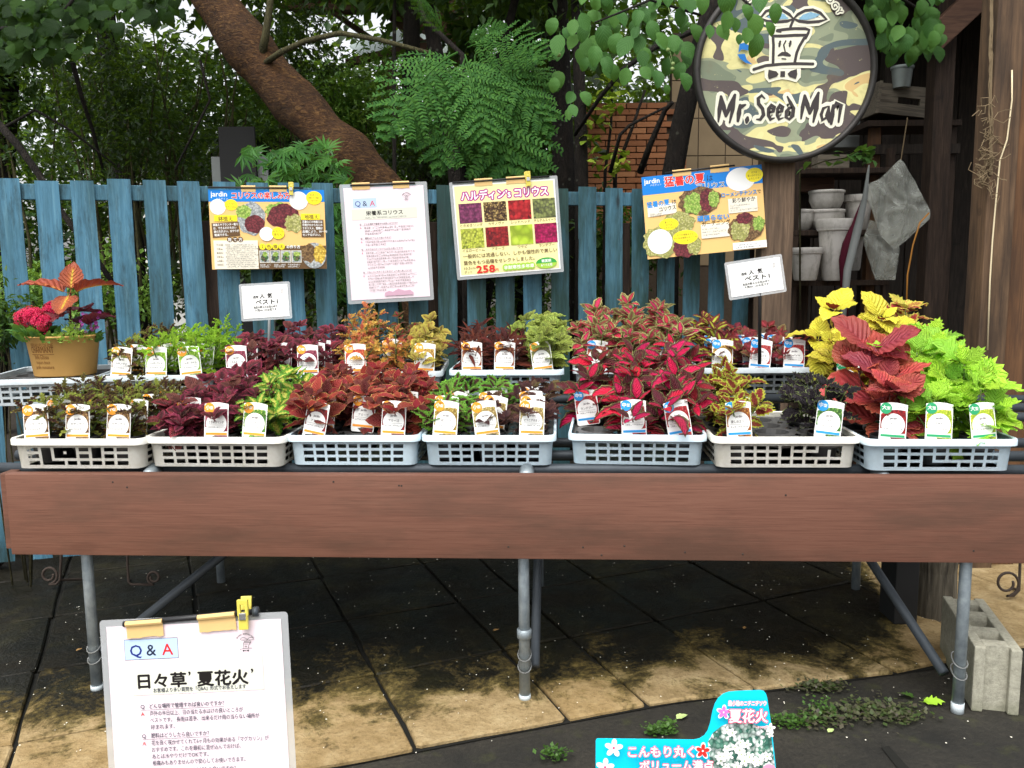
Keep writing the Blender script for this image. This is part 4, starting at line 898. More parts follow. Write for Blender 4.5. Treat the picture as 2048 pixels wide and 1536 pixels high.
# ================================================================== POSTERS AND SIGNS
def sheet_frame(tl, tr, bl, p, n):
    n = n.normalized(); a, b, c = onP(*tl, p, n), onP(*tr, p, n), onP(*bl, p, n); x = (b - a).normalized(); y = n.cross(x); h = (a - c).dot(y); w = (b - a).length
    return frame(a - y * h, x, y, n), w, h
def tape(root, x, y, wd, ht, ang=0, z=.002):
    r = random.Random(int(x * 9999)); k = 9
    pts = [(-wd / 2 + wd * i / k, -ht * .5 + r.uniform(-.0012, .0012)) for i in range(k + 1)] + [(wd / 2, ht * .5), (-wd / 2, ht * .5)]
    b = MB().ngon_solid(pts, .0004); b.tube([(-wd / 2, ht * .5 - .001, .001), (wd / 2, ht * .5 - .001, .001)], .0048, 8)
    b.build('masking_tape', MATS['masking_tape'], root, T(x, y, z) @ RZ(ang))
def clip(root, x, y, s=1, ang=0, z=.010):
    o = MB(); w, h = .016 * s, .052 * s
    o.box((0, h * .30, 0), (w, h * .14, .006 * s), bev=.001); o.box((-w * .36, h * .08, 0), (w * .28, h * .34, .006 * s), bev=.001); o.box((w * .36, h * .08, 0), (w * .28, h * .34, .006 * s), bev=.001)
    o.box((0, -h * .28, 0), (w * .86, h * .42, .006 * s), bev=.001); o.box((0, h * .2, -.014 * s), (w, h * .5, .004 * s), mt=RX(-.25), bev=.001)
    c = o.build('clothes_peg', MATS['yellow_clip'], root, T(x, y, z) @ RZ(ang))
    MB().box((0, -h * .1, .001), (w * .62, h * .2, .009 * s), bev=.001).build('spring', MATS['steel'], c)
def rod(root, x0, x1, y, r=.004, mat='black_rod', tilt=0): MB().tube([(x0, y - tilt, .003), (x1, y + tilt, .003)], r, 8).build('hanging_rod', MATS[mat], root, None, True)
def sheet(root, w, h, mat, lamin=0):
    if lamin:
        e = lamin; r = .006; pts = []
        for cx, cy, a0 in ((w + e - r, h + e - r, 0), (-e + r, h + e - r, PI / 2), (-e + r, -e + r, PI), (w + e - r, -e + r, 1.5 * PI)): pts += [(cx + r * math.cos(a0 + k * PI / 8), cy + r * math.sin(a0 + k * PI / 8)) for k in range(5)]
        MB().ngon_solid(pts, .0006).build('laminate_film', MATS['clear_laminate'], root, T(0, 0, -.0012))
    MB().ngon_solid([(0, 0), (w, 0), (w, h), (0, h)], .0008).build('paper', MATS[mat], root)
pn = (fnrm + V((0, -1, 0))).normalized()
def fence_plane(px, off): return FP + fd * fence_t(px, 450) + fnrm * off

# --- poster: coleus care (blue header, tan ground)
mw, w_, h_ = sheet_frame((416, 379), (648, 380), (428, 539), fence_plane(416, .075), pn)
po = thing('poster', 'poster with blue header and tan ground showing potted coleus, hung on the fence', 'poster', mw)
sheet(po, w_, h_, 'ink_tan'); p = Print(w_, h_)
for k, c in (('burg', ((110, 50, 56), (140, 60, 66), (90, 40, 44))), ('limeball', ((150, 190, 80), (190, 210, 110), (120, 160, 60))), ('oliveleaf', ((190, 190, 110), (150, 150, 80), (210, 205, 140))), ('brownleaf', ((120, 90, 60), (150, 120, 80), (90, 66, 46))), ('goldleaf', ((220, 180, 60), (240, 210, 100), (190, 150, 50))), ('potpic', ((60, 60, 60), (90, 140, 70), (120, 90, 70))), ('greycourt', ((176, 180, 180), (200, 204, 204), (150, 156, 156)))): photo_mat('photo_' + k, c, 14)
p.rect(0, 0, 1, .15, 'ink_sky'); p.text('jardin', .02, .085, .085, 'paper_white', .02); p.text('ハルディン', .065, .125, .028, 'paper_white')
p.text('コリウスの楽しみ方', .20, .105, .085, 'ink_red', .03, 'paper_white', .07, width=.5)
p.circ(.075, .215, .068, 'paper_white'); p.ell(.19, .19, .056, .07, 'ink_yellow'); p.text('こんなに', .19, .185, .03, 'ink_brown', align='C'); p.text('大きくなるよ', .19, .225, .028, 'ink_brown', align='C', width=.09)
p.ell(.36, .36, .12, .21, 'photo_greycourt', wob=.06); p.ell(.295, .275, .068, .085, 'photo_limeball', wob=.08); p.ell(.385, .43, .088, .115, 'photo_burg', wob=.05)
p.ell(.60, .26, .12, .10, 'photo_limeball', wob=.15); p.ell(.64, .33, .145, .15, 'photo_burg', wob=.1, seed=4); p.ell(.73, .42, .085, .115, 'photo_oliveleaf', wob=.14)
p.circ(.775, .135, .08, 'paper_white'); p.ell(.91, .10, .07, .085, 'ink_yellow')
for i, t in enumerate(('畑を飾ったら', '鉢植えか、地植え', 'がおすすめ')): p.text(t, .91, .075 + i * .036, .03, 'ink_brown', align='C', width=.012 * len(t))
p.rect(.04, .32, .235, .395, 'ink_yellow'); p.text('鉢植え', .075, .385, .058, 'ink_brown', .015); p.rect(.79, .30, .955, .375, 'ink_yellow'); p.text('地植え', .82, .362, .058, 'ink_brown', .015)
p.poly([(.02, .6), (.255, .575), (.245, .40), (.015, .42)], 'ink_brown'); p.rect(.79, .375, .985, .595, 'ink_brown')
for i, t in enumerate(('鉢植えやプランター植え', 'は、できるだけ大きい', '鉢の方がよい。水やりが', '軽減できる。')): p.text(t, .028 + .003 * i, .455 + i * .042, .034, 'paper_white', .02, ang=.04, width=.0195 * len(t))
for i, t in enumerate(('花壇などの地植えは', '手間がかからないの', 'でオススメ。間隔は', '品種により、30〜70', 'センチ位がよい。')): p.text(t, .80, .415 + i * .041, .034, 'paper_white', .02, width=.0195 * len(t))
p.circ(.485, .555, .062, 'paper_white'); p.ell(.585, .545, .055, .075, 'ink_yellow'); p.text('水やりも', .585, .535, .034, 'ink_brown', align='C'); p.text('楽ちん', .585, .575, .034, 'ink_brown', align='C')
p.rect(.025, .635, .405, .995, 'paper_cream')
for i, t in enumerate('育て方'): p.circ(.165 + i * .046, .625, .024, 'ink_brown'); p.text(t, .165 + i * .046, .645, .05, 'paper_white', .01, align='C')
for i in range(12): p.bars(.125 if i % 2 == 0 else .135, .69 + i * .025, .37 + .02 * (i % 3), .018, 'ink_grey', i)
for i in range(6): p.bars(.05, .69 + i * .05, .105, .024, 'ink_brown', i + 40)
p.rect(.408, .705, 1, .998, 'ink_brown')
for i, t in enumerate('2色植え'): p.circ(.445 + i * .056, .715, .027, 'ink_yellow'); p.text(t, .445 + i * .056, .735, .05, 'ink_brown', .02, align='C')
p.text('の作り方', .655, .735, .042, 'paper_white', .03)
for i in range(4): p.rect(.416 + i * .093, .765, .503 + i * .093, .92, 'paper_cream'); p.rect(.420 + i * .093, .77, .499 + i * .093, .915, 'photo_greycourt'); p.ell(.459 + i * .093, .855, .03, .05, 'photo_potpic', wob=.1, seed=i); p.ell(.465 + i * .093, .81, .02 + .004 * i, .03, 'photo_limeball', wob=.2, seed=i)
for i in range(3): p.bars(.42 + i * .12, .945, .51 + i * .13, .02, 'paper_white', i); p.bars(.42 + i * .12, .97, .50 + i * .13, .02, 'paper_white', i + 9)
p.ell(.895, .83, .105, .165, 'photo_greycourt'); p.ell(.85, .80, .065, .12, 'photo_brownleaf', wob=.1); p.ell(.945, .81, .055, .12, 'photo_goldleaf', wob=.1)
p.build(po); rod(po, -.0, w_ * .82, h_ + .008); tape(po, w_ * .345, h_ + .002, .034 * w_ / .55 * 2, .022); tape(po, w_ * .60, h_ + .002, .07, .022); clip(po, w_ * .715, h_ + .008, 1.2)

# --- pink question sheet on the fence
def qa(root, w, h, title, sub, qs, full):
    sheet(root, w, h, 'paper_pink', .012 if full else .016); p = Print(w, h)
    if not full:
        p.rect(.105, .095, .40, .18, 'ink_qabox')
        for t, x, m in (('Q', .13, 'ink_blue'), ('&', .225, 'ink_navy'), ('A', .315, 'ink_red')): p.text(t, x, .165, .065, m)
        p.rect(.08, .19, .90, .285, 'ink_palegrey'); p.text(title, .26, .245, .042, 'ink_black', .025, width=.46); p.bars(.25, .268, .76, .014, 'ink_grey', 4)
        y = .325
        for i, (q, n) in enumerate(qs):
            p.text('Q', .17, y + .006, .018, 'ink_grey', .03); p.text(q, .225, y + .006, .018, 'ink_grey', .01, width=.0235 * len(q)); p.rect(.17, y + .011, .225 + .0235 * len(q), .0125 + y, 'ink_grey'); y += .032
            p.text('A', .17, y + .006, .018, 'ink_pink', .02)
            for k in range(n): p.bars(.225 + .002 * k, y, .225 + (.62 if k < n - 1 else .3) - .04 * ((k * 7) % 3), .017, 'ink_grey', i * 9 + k); y += .0265
            y += .014
        p.poly([(.42, .975), (.43, .945), (.48, .93), (.53, .94), (.60, .915), (.68, .935), (.75, .93), (.79, .955), (.785, .975)], 'ink_mauve'); emb = (.74, .055, .00011)
    else:
        p.rect(.096, .054, .404, .139, 'ink_navy'); p.rect(.098, .056, .402, .137, 'ink_qabox')
        for t, x, m in (('Q', .128, 'ink_blue'), ('&', .222, 'ink_navy'), ('A', .312, 'ink_red')): p.text(t, x, .123, .062, m, .01)
        p.rect(.13, .142, .885, .284, 'ink_palegrey')
        p.text('日々草', .165, .252, .062, 'ink_black', .035, width=.275); p.text('’', .455, .24, .06, 'ink_black', .02); p.text('夏花火', .505, .252, .062, 'ink_black', .035, width=.29); p.text('’', .815, .24, .06, 'ink_black', .02)
        p.text('お客様より多い質問を『Q&A』形式でお答えします', .25, .274, .019, 'ink_navy', .01, width=.53)
        for y, q, ans in ((.338, 'どんな場所で管理すれば良いのですか？', ('戸外の半日以上、日の当たる水はけの良いところが', 'ベストです。 長雨は苦手、出来るだけ雨の当らない場所が', '好まれます。')), (.458, '肥料はどうしたら良いですか？', ('花を良く咲かせてくれて6ヶ月もの効果がある『マグカリン』が', 'おすすめです。これを最初に混ぜ込んでおけば、', 'あとは水やりだけでOKです。', '根痛みもありませんので安心してお使いできます。')), (.605, '水やりはどのくらいで上げたら良いですか？', ())):
            p.text('Q', .17, y, .021, 'ink_navy', .01); p.text(q, .222, y, .021, 'ink_navy', .01, width=.0238 * len(q)); p.rect(.17, y + .006, .222 + .0238 * len(q), y + .0074, 'ink_navy')
            for k, t in enumerate(ans):
                if k == 0: p.text('A', .17, y + .03, .021, 'ink_red', .01)
                p.text(t, .222, y + .03 + .0275 * k, .021, 'ink_navy', .008, width=.0232 * len(t))
        emb = (.757, .040, .00013)
    ex, ey, ek = emb
    emblem(p, lambda x, y: (ex + (x - 560) * ek, ey + (y - 60) * ek * w / h + .02), None, ek, 'ink_black', .8)
    for i, ch in enumerate('GREEN ANTHOLOGY'):
        a = math.radians(150 - i * 8.5); p.text(ch, ex + .04 + .052 * math.cos(a), ey + (.062 - .045 * math.sin(a)) * w / h, .0085 if full else .012, 'ink_black', .02, align='C', ang=a - PI / 2)
    p.build(root)
mw, w_, h_ = sheet_frame((686.5, 376.5), (846.5, 370.5), (702, 601), fence_plane(686, .085), pn)
po = thing('question_sheet', 'laminated pale pink question sheet hung on the fence above the orange coleus', 'notice', mw)
qa(po, w_, h_, '栄養系コリウス', '', (('どんな場所で管理すれば良いのですか？', 3), ('肥料はどうしたら良いですか？', 2), ('水やりはどのくらいで上げたら良いですか？', 6), ('どれくらい大きくなりますか？より良く楽しむには？', 6)), False)
rod(po, .03, w_ * .9, h_ + .010); tape(po, w_ * .22, h_ + .004, .075, .026); tape(po, w_ * .72, h_ + .004, .07, .026)

# --- yellow price poster
mw, w_, h_ = sheet_frame((905, 371), (1109, 357.5), (919.7, 553.8), fence_plane(905, .075), pn)
po = thing('price_poster', 'laminated yellow poster with eight coleus pictures and a red price', 'poster', mw)
sheet(po, w_, h_, 'paper_white', .014); p = Print(w_, h_); p.rect(.012, .014, .985, .985, 'paper_yellow')
p.text('ハルディン’s コリウス', .075, .165, .105, 'paper_white', .03, 'ink_magenta', .15, width=.85)
pics = [((120, 56, 90), (150, 70, 110), (96, 44, 76)), ((60, 40, 30), (90, 66, 46), (190, 160, 100)), ((180, 36, 42), (200, 50, 52), (70, 20, 24)), ((110, 114, 76), (150, 160, 90), (80, 84, 60)), ((190, 200, 70), (210, 216, 90), (110, 120, 50)), ((140, 36, 40), (176, 46, 46), (90, 30, 34)), ((186, 212, 62), (176, 206, 56), (196, 218, 74)), ((170, 24, 84), (196, 40, 100), (120, 24, 60))]
names = ('ときめきリンダ', 'カサノヴァ', 'レッドヘッド', 'テルテルスイーツ', 'イエロービーム', 'アミーゴ', 'ワサビ', 'ランデブー')
for i in range(8):
    c_, r_ = i % 4, i // 4; photo_mat('photo_pic%d' % i, pics[i], (9, 16, 6, 8, 10, 9, 3, 9)[i]); x0, y0 = .04 + c_ * .242, .205 + r_ * .275
    p.rect(x0, y0, x0 + .222, y0 + .215, 'photo_pic%d' % i); p.text(names[i], x0 + .111, y0 + .252, .034, 'ink_brown', .005, align='C', width=min(.22, .031 * len(names[i])))
p.text('一般的には流通しない、しかも個性的で美しい', .045, .80, .048, 'ink_brown', .01, width=.93); p.text('葉色をもつ品種をセレクトしました。', .045, .872, .048, 'ink_brown', .01, width=.70)
p.text('10.5cm', .045, .925, .036, 'ink_brown', width=.11); p.text('ポット', .045, .968, .034, 'ink_brown', width=.075); p.text('258', .165, .972, .105, 'ink_red', .04, width=.18); p.text('円', .352, .965, .035, 'ink_red', .02)
for i in range(7): p.circ(.455 + i * .043, .935, .034, 'ink_lime')
p.text('非耐寒性多年草', .435, .953, .042, 'paper_white', .02, width=.30); p.ell(.86, .92, .105, .062, 'ink_lime'); p.poly([(.86 + .105 * math.cos(q), .92 - .062 * math.sin(q)) for q in [PI * i / 14 for i in range(15)]], 'ink_green'); p.text('観賞期', .86, .908, .035, 'paper_white', .02, align='C'); p.text('6〜11月', .86, .955, .036, 'paper_white', .02, align='C')
p.build(po); rod(po, 0, w_ * .95, h_ + .012); tape(po, w_ * .30, h_ + .004, .08, .028); tape(po, w_ * .62, h_ + .004, .09, .028); clip(po, w_ * .735, h_ + .012, 1.45)

# --- round sign's post first (poster four leans on it)
SPY = 3.98
a, b_ = onY(1525, 460, SPY), onY(1589, 460, SPY)
# --- poster: summer heat
mw, w_, h_ = sheet_frame((1282.7, 354.8), (1523, 328.8), (1292.5, 519), V((a.x, SPY - .02, 1)), V((-.1, -1, .02)))
po = thing('poster', 'poster with blue header and red title leaning against the round sign post', 'poster', mw)
sheet(po, w_, h_, 'ink_tan'); p = Print(w_, h_); p.rect(0, 0, 1, .22, 'ink_sky'); p.text('jardin', .02, .085, .08, 'paper_white', .02); p.text('ハルディン', .07, .118, .026, 'paper_white')
p.text('猛暑の夏', .19, .135, .125, 'ink_red', .03, 'paper_white', .06, width=.335); p.text('は', .545, .125, .08, 'ink_navy'); p.text('コリウス', .455, .215, .075, 'ink_navy', .0, 'paper_white', .05, width=.235)
p.ell(.82, .15, .12, .14, 'paper_white'); p.circ(.81, .16, .09, 'paper_white'); p.ell(.935, .115, .072, .085, 'ink_yellow')
for i, t in enumerate(('ボクは', '葉っぱのコリン', 'よろしくネ！')): p.text(t, .935, .095 + i * .036, .028, 'ink_brown', align='C', width=.0155 * len(t))
p.poly([(.03, .49), (.275, .47), (.27, .34), (.03, .36)], 'paper_cream'); p.text('猛暑の夏', .03, .375, .075, 'ink_skytext', .03, width=.19, ang=.06); p.text('は', .24, .355, .06, 'ink_navy', .01); p.text('コリウス', .13, .435, .06, 'ink_black', .02, width=.14, ang=.06)
p.bars(.05, .46, .15, .02, 'ink_grey', 1); p.bars(.05, .485, .25, .02, 'ink_grey', 2)
p.ell(.47, .36, .18, .17, 'photo_brownleaf', wob=.1); p.ell(.42, .38, .085, .13, 'photo_limeball', wob=.14); p.ell(.53, .36, .06, .14, 'photo_burg', wob=.1); p.ell(.59, .35, .045, .10, 'photo_limeball', wob=.14, seed=3)
p.text('ローメンテナンス', .655, .34, .06, 'ink_skytext', .03, width=.29); p.text('で', .95, .335, .05, 'ink_black'); p.rect(.705, .37, .945, .545, 'paper_cream'); p.text('彩り鮮やか', .74, .42, .06, 'ink_black', .02, width=.19)
for i in range(3): p.bars(.72, .455 + i * .03, .80 + .08 * ((i * 2 + 1) % 3), .02, 'ink_grey', i + 20)
p.ell(.13, .80, .16, .2, 'photo_oliveleaf', wob=.1); p.ell(.28, .62, .14, .16, 'photo_oliveleaf', wob=.12); p.ell(.32, .90, .1, .12, 'photo_burg', wob=.1); p.ell(.40, .88, .06, .12, 'photo_oliveleaf', wob=.1)
p.circ(.115, .80, .105, 'paper_white'); p.ell(.20, .60, .082, .072, 'ink_yellow'); p.ell(.33, .775, .105, .085, 'ink_yellow')
for i, t in enumerate(('暑くても', 'ボクは', 'ヘッチャラだよ！')): p.text(t, .20, .585 + i * .034, .028, 'ink_brown', align='C', width=.0175 * len(t))
for i, t in enumerate(('ボクが頑張るから', 'みんなは頑張らなくても', 'いいよ！')): p.text(t, .33, .755 + i * .036, .028, 'ink_brown', align='C', width=.0175 * len(t))
p.text('頑張らない', .44, .60, .07, 'ink_skytext', .035, width=.265); p.rect(.465, .645, .70, .815, 'paper_cream'); p.text('ガーデニング', .475, .665, .06, 'ink_black', .02, width=.235)
for i in range(3): p.bars(.475, .705 + i * .035, .62 + .05 * (i % 2), .02, 'ink_grey', i + 30)
p.ell(.84, .74, .155, .15, 'photo_brownleaf', wob=.08); p.ell(.79, .76, .08, .13, 'photo_oliveleaf', wob=.14); p.ell(.83, .62, .07, .07, 'photo_burg', wob=.1); p.ell(.945, .70, .05, .09, 'photo_limeball', wob=.14)
p.rect(.72, .905, 1, .99, 'paper_white'); p.bars(.745, .935, .92, .02, 'ink_black', 60); p.bars(.745, .965, .95, .02, 'ink_black', 61)
p.build(po); rod(po, w_ * .2, w_ * .78, h_ + .008); tape(po, w_ * .34, h_ + .0, .085, .026); tape(po, w_ * .655, h_ + .0, .085, .03)

# --- two small "best seller" signs on stakes
def best(tl, tr, bl, Y, foot, label, mat):
    mw, w_, h_ = sheet_frame(tl, tr, bl, V((0, Y, 1)), V((0, -1, .08))); po = thing('sign_card', label, 'sign', mw)
    sheet(po, w_, h_, 'paper_white', .009); p = Print(w_, h_)
    for r_ in ((.04, .06, .96, .066), (.04, .934, .96, .94), (.04, .06, .044, .94), (.956, .06, .96, .94)): p.rect(*r_, 'ink_grey')
    p.text('週間', .235, .385, .085, 'ink_black', .02); p.text('人', .385, .39, .155, 'ink_black', .03); p.text('気', .55, .385, .155, 'ink_black', .03); p.text('ベスト1', .285, .575, .165, 'ink_black', .035, width=.48)
    p.rect(.19, .605, .84, .61, 'ink_grey'); p.text('当店の数々のお花の中で', .235, .70, .075, 'ink_black', .02, width=.52); p.text('人気No. 1のお花です', .26, .79, .075, 'ink_black', .02, width=.47)
    ek = .00016; emblem(p, lambda x, y: (.82 + (x - 560) * ek, .12 + (y - 60) * ek * w_ / h_), None, ek, 'ink_grey', .8); p.build(po)
    q = mw.inverted() @ foot; c_ = V((w_ * .55, h_ * .3, -.006)); MB().tube([c_, V((w_ * .55, 0, -.006)).lerp(q, .02), q], .005 if mat == 'grey_rod' else .006, 8).build('stake', MATS[mat], po, None, True)
best((482.7, 573.4), (574.3, 567.8), (488, 637.6), 2.96, onY(537, 720, 2.97), 'small white sign card on a grey stake among the purple coleus', 'grey_rod')
best((1454.6, 530), (1558.7, 513.8), (1459, 595.4), 2.77, onY(1519, 728, 2.80), 'small white sign card on a black stake among the red coleus', 'black_rod')

# --- pink question sheet in the foreground, pegged to a rod on a stake
mw, w_, h_ = sheet_frame((212.7, 1254.6), (561.5, 1238), (237, 1545), V((0, 1.40, .6)), V((0, -1, .10))); ratio = 1.414 * w_
y_ = V((mw[0][1], mw[1][1], mw[2][1])); top_ = V((mw[0][3], mw[1][3], mw[2][3])) + y_ * h_; bt = top_ - y_ * ratio
for i in range(3): mw[i][3] = bt[i]
po = thing('question_sheet', 'large laminated pink question sheet pegged to a stake in front of the bench', 'notice', mw)
qa(po, w_, ratio, '', '', (), True); h_ = ratio
MB().tube([(w_ * .10, h_ + .004, .0), (w_ * .86, h_ + .015, .0)], .0052, 10).build('hanging_rod', MATS['black_rod'], po, None, True); MB().tube([(w_ * .845, h_ + .0148, .0), (w_ * .875, h_ + .0152, .0)], .0085, 10).build('rod_cap', MATS['dark_pipe'], po, None, True)
tape(po, w_ * .225, h_ - .006, .063, .026, .03, .004); tape(po, w_ * .64, h_ - .001, .064, .028, .05, .004); clip(po, w_ * .80, h_ + .018, 1.15, .0, .012)
ft = mw.inverted() @ V((bt.x + w_ * .8, 1.44, .0)); MB().tube([(w_ * .80, h_ + .01, -.012), ft], .006, 8).build('stake', MATS['black_rod'], po, None, True)

# --- turquoise die-cut plant sign in the foreground
bp = V((0, 1.32, .5)); bnn = V((0, -1, .12)).normalized(); cr = lambda x, y: (1180 + x / 5.25, 1370 + y / 5.25)
mw, w_, h_ = sheet_frame(cr(60, 600), cr(1850, 600), cr(60, 1700), bp, bnn); inv = mw.inverted()
po = thing('plant_sign', 'turquoise die-cut plant sign with white flowers in front of the bench', 'sign', mw)
out = [(60, 590), (66, 572), (82, 562), (1090, 575), (1150, 562), (1200, 530), (1235, 480), (1262, 400), (1285, 280), (1310, 200), (1345, 140), (1400, 92), (1460, 72), (1540, 64), (1790, 54), (1825, 62), (1848, 90), (1862, 140), (1905, 420), (1945, 800), (1985, 1200), (2000, 1500), (60, 1500)]
loc = lambda x, y: (inv @ onP(*cr(x, y), bp, bnn)); pts = [loc(*q) for q in out]
MB().ngon_solid([(q.x, q.y) for q in pts][::-1], .0015).build('sign_board', MATS['ink_cyan'], po)
p = Print(1, 1); F2 = lambda x, y: (lambda q: (q.x, 1 - q.y))(loc(x, y)); ks = (loc(1000, 600).x - loc(0, 600).x) / 1000
photo_mat('photo_whiteflowers', ((60, 110, 96), (90, 140, 120), (200, 216, 206), (244, 246, 244)), 16)
p.poly([F2(*q) for q in ((1235, 600), (1290, 500), (1380, 430), (1480, 390), (1600, 380), (1720, 410), (1800, 440), (1895, 470), (1935, 800), (1975, 1200), (1300, 1200), (1260, 800))], 'photo_whiteflowers')
def flower(x, y, r, mat, ctr, a0=0):
    for k in range(5):
        a = a0 + k * 2 * PI / 5; c_ = F2(x + r * .58 * math.sin(a), y - r * .58 * math.cos(a)); ca, sa = math.cos(a), math.sin(a)
        p.poly([(c_[0] + ks * r * (.30 * math.cos(q) * ca + .46 * math.sin(q) * sa), c_[1] - ks * r * (-.30 * math.cos(q) * sa + .46 * math.sin(q) * ca)) for q in [2 * PI * i / 12 for i in range(12)]], mat)
    c_ = F2(x, y); p.circ(c_[0], c_[1], ks * r * .12, ctr)
for i in range(26): rq = random.Random(i); flower(rq.uniform(1290, 1900), rq.uniform(430, 860), rq.uniform(38, 60), 'paper_white', 'ink_lime', rq.uniform(0, 1))
for x, y, r, m, c_ in ((240, 630, 95, 'paper_white', 'ink_pink'), (150, 830, 95, 'paper_white', 'ink_pink'), (1385, 255, 78, 'paper_white', 'paper_white'), (1383, 255, 62, 'lilac_pink', 'paper_white'), (1165, 655, 88, 'paper_white', 'paper_white'), (1165, 655, 70, 'ink_red', 'paper_white')): flower(x, y, r, m, c_, .1)
def st(body, x, y, size, wd): q = F2(x, y); p.text(body, q[0], q[1], size * ks / 1.05, 'paper_white', .03, 'ink_pink', .09, width=wd * ks)
st('最小輪のニチニチソウ', 1430, 180, 58, 395); st('夏花火', 1440, 345, 150, 395); st('〜なつはなび〜', 1710, 415, 26, 150); st('こんもり丸く', 390, 705, 125, 680); st('ボリューム満点', 510, 845, 115, 760)
q = F2(1850, 860); p.circ(q[0], q[1], 75 * ks, 'ink_palepink')
p.build(po)
ft = inv @ V((onP(*cr(1650, 1400), bp, bnn).x, 1.335, 0)); MB().tube([loc(1650, 700) + V((0, 0, -.007)), loc(1650, 1500) + V((0, 0, -.007)), ft], .005, 8).build('stake', MATS['grey_rod'], po, None, True)

# ================================================================== ROUND PAINTED SIGN ON ITS POST
def camo():
    s = NT('camouflage_paint'); v = s.coord(); n1 = s.noise(s.mapped(v, (3.0, 5.2, 1), (0, 0, .25)), 1.5, 1.2, .45, .9); n2 = s.noise(s.mapped(v, (3.4, 6.0, 1), (0, 0, -.2), (3.3, 1.7, 0)), 1.5, 1., .4, .8); n3 = s.noise(s.mapped(v, (3, 5, 1), (0, 0, .1), (8, 5, 0)), 1.7, 1., .4, .8)
    c = s.ramp(n1, [(0, lin(122, 132, 110)), (.41, lin(148, 156, 128)), (.50, lin(222, 214, 150)), (.60, lin(228, 220, 156)), (.66, lin(220, 188, 128))], 'CONSTANT')
    c = s.mix(s.ramp(n2, [(.0, (0, 0, 0)), (.565, (1, 1, 1))], 'CONSTANT'), c, lin(92, 82, 80)); c = s.mix(s.ramp(n3, [(.0, (0, 0, 0)), (.59, (1, 1, 1))], 'CONSTANT'), c, lin(88, 102, 104))
    st = s.noise(v, 7, 5, .7); c = s.mix(s.math('MULTIPLY', s.ramp(st, [(.52, (0, 0, 0)), (.75, (1, 1, 1))]), .45), c, lin(120, 108, 84))
    ch = s.ramp(s.noise(v, 38, 4, .7), [(.66, (0, 0, 0)), (.69, (1, 1, 1))]); c = s.mix(s.math('MULTIPLY', ch, .6), c, lin(196, 190, 140)); return s.set(c, .5, .35)
camo(); plain('sign_cream', lin(238, 236, 214), .5, .3, .06, 10); plain('sign_black', lin(62, 56, 56), .5, .3, .15, 10); plain('sign_rim', lin(52, 50, 48), .55, .4, .5, 14, .3, .002); plain('sign_blue', lin(40, 120, 196), .5, .3, .1); plain('sign_leafblue', lin(132, 176, 200), .5, .3, .3, 120)
sc_ = onY(1570.5, 139, SPY - .06); R = 183 / FPX * ((sc_ - CAM).dot(FWD))
base = onY(1557, 460, SPY); px0, px1 = onY(1525, 460, SPY).x, onY(1589, 460, SPY).x
rsm = T((px0 + px1) / 2, SPY + .06, .0); rs = thing('round_sign', 'round camouflage-painted sign with dark rim on a weathered timber post', 'sign', rsm)
MB().box((0, 0, .95), (px1 - px0, .10, 1.9), bev=.008).build('post', MATS['sign_post_wood'], rs)
md = rsm.inverted() @ T(sc_) @ RX(PI / 2)
MB().lathe([(0, -.02), (R * .95, -.02), (R * .95, -.035), (R * .99, -.03), (R, -.01), (R, .012), (R * .985, .022), (R * .955, .024), (R * .935, .016), (R * .93, .0)], 64).build('rim', MATS['sign_rim'], rs, md, True)
MB().add([(R * .935 * math.cos(2 * PI * k / 64), R * .935 * math.sin(2 * PI * k / 64), .0) for k in range(64)], [tuple(range(64))]).build('painted_panel', MATS['camouflage_paint'], rs, md)
p = Print(2 * R, 2 * R, .0004, .00006); zf = lambda x, y: ((1380 + x / 4.655 - 1387.5) / 366, (y / 4.655 + 44) / 366)
kz = 1 / 4.655 / 366
LT = [[(290, 880), (282, 1000), (272, 1112)], [(292, 885), (342, 1062)], [(342, 1062), (422, 872)], [(424, 872), (405, 1000), (378, 1122)], [(472, 965), (455, 1108)], [(466, 1005), (488, 974), (522, 962)], [(545, 1078), (537, 1122, .5)], [(700, 905), (672, 878), (640, 905), (645, 955), (684, 1000), (694, 1055), (664, 1098), (630, 1095)],
      [(742, 1040), (785, 1022), (792, 985), (766, 966), (742, 1000), (740, 1060), (762, 1098), (796, 1084)], [(824, 1040), (862, 1022), (870, 985), (846, 966), (824, 1000), (822, 1060), (842, 1098), (876, 1084)], [(912, 892), (940, 942), (972, 1000), (966, 1066), (935, 1098), (906, 1078), (908, 1024), (936, 994), (966, 990)],
      [(1072, 882), (1058, 990), (1046, 1092)], [(1074, 886), (1126, 1046)], [(1126, 1046), (1202, 862)], [(1204, 862), (1186, 1000), (1162, 1124)], [(1292, 984), (1252, 1002), (1232, 1058), (1248, 1108), (1284, 1086), (1300, 1000)], [(1304, 986), (1294, 1066), (1310, 1128)], [(1344, 978), (1330, 1142)], [(1338, 1020), (1376, 956), (1416, 972), (1398, 1128)]]
for q in LT: p.stroke([zf(x, y) + tuple(r) for x, y, *r in q], 86 * kz, 'sign_cream')
lq = random.Random(9)
for q in LT:
    n_ = len(q); p.stroke([zf(x, y) + ((.45 if i in (0, n_ - 1) else 1.15) * lq.uniform(.85, 1.2),) for i, (x, y, *r) in enumerate(q if n_ > 2 else [q[0], tuple((a + b) / 2 for a, b in zip(q[0][:2], q[1][:2])), q[1]])] if n_ > 2 else [zf(*q[0][:2]) + (.7,), zf((q[0][0] + q[1][0]) / 2, (q[0][1] + q[1][1]) / 2) + (1.2,), zf(*q[1][:2]) + (.7,)], (29 if n_ > 4 else 38) * kz, 'sign_black')
p.poly([zf(*q) for q in ((760, 330), (1080, 300), (1050, 400), (985, 600), (768, 600), (762, 420))], 'sign_cream')
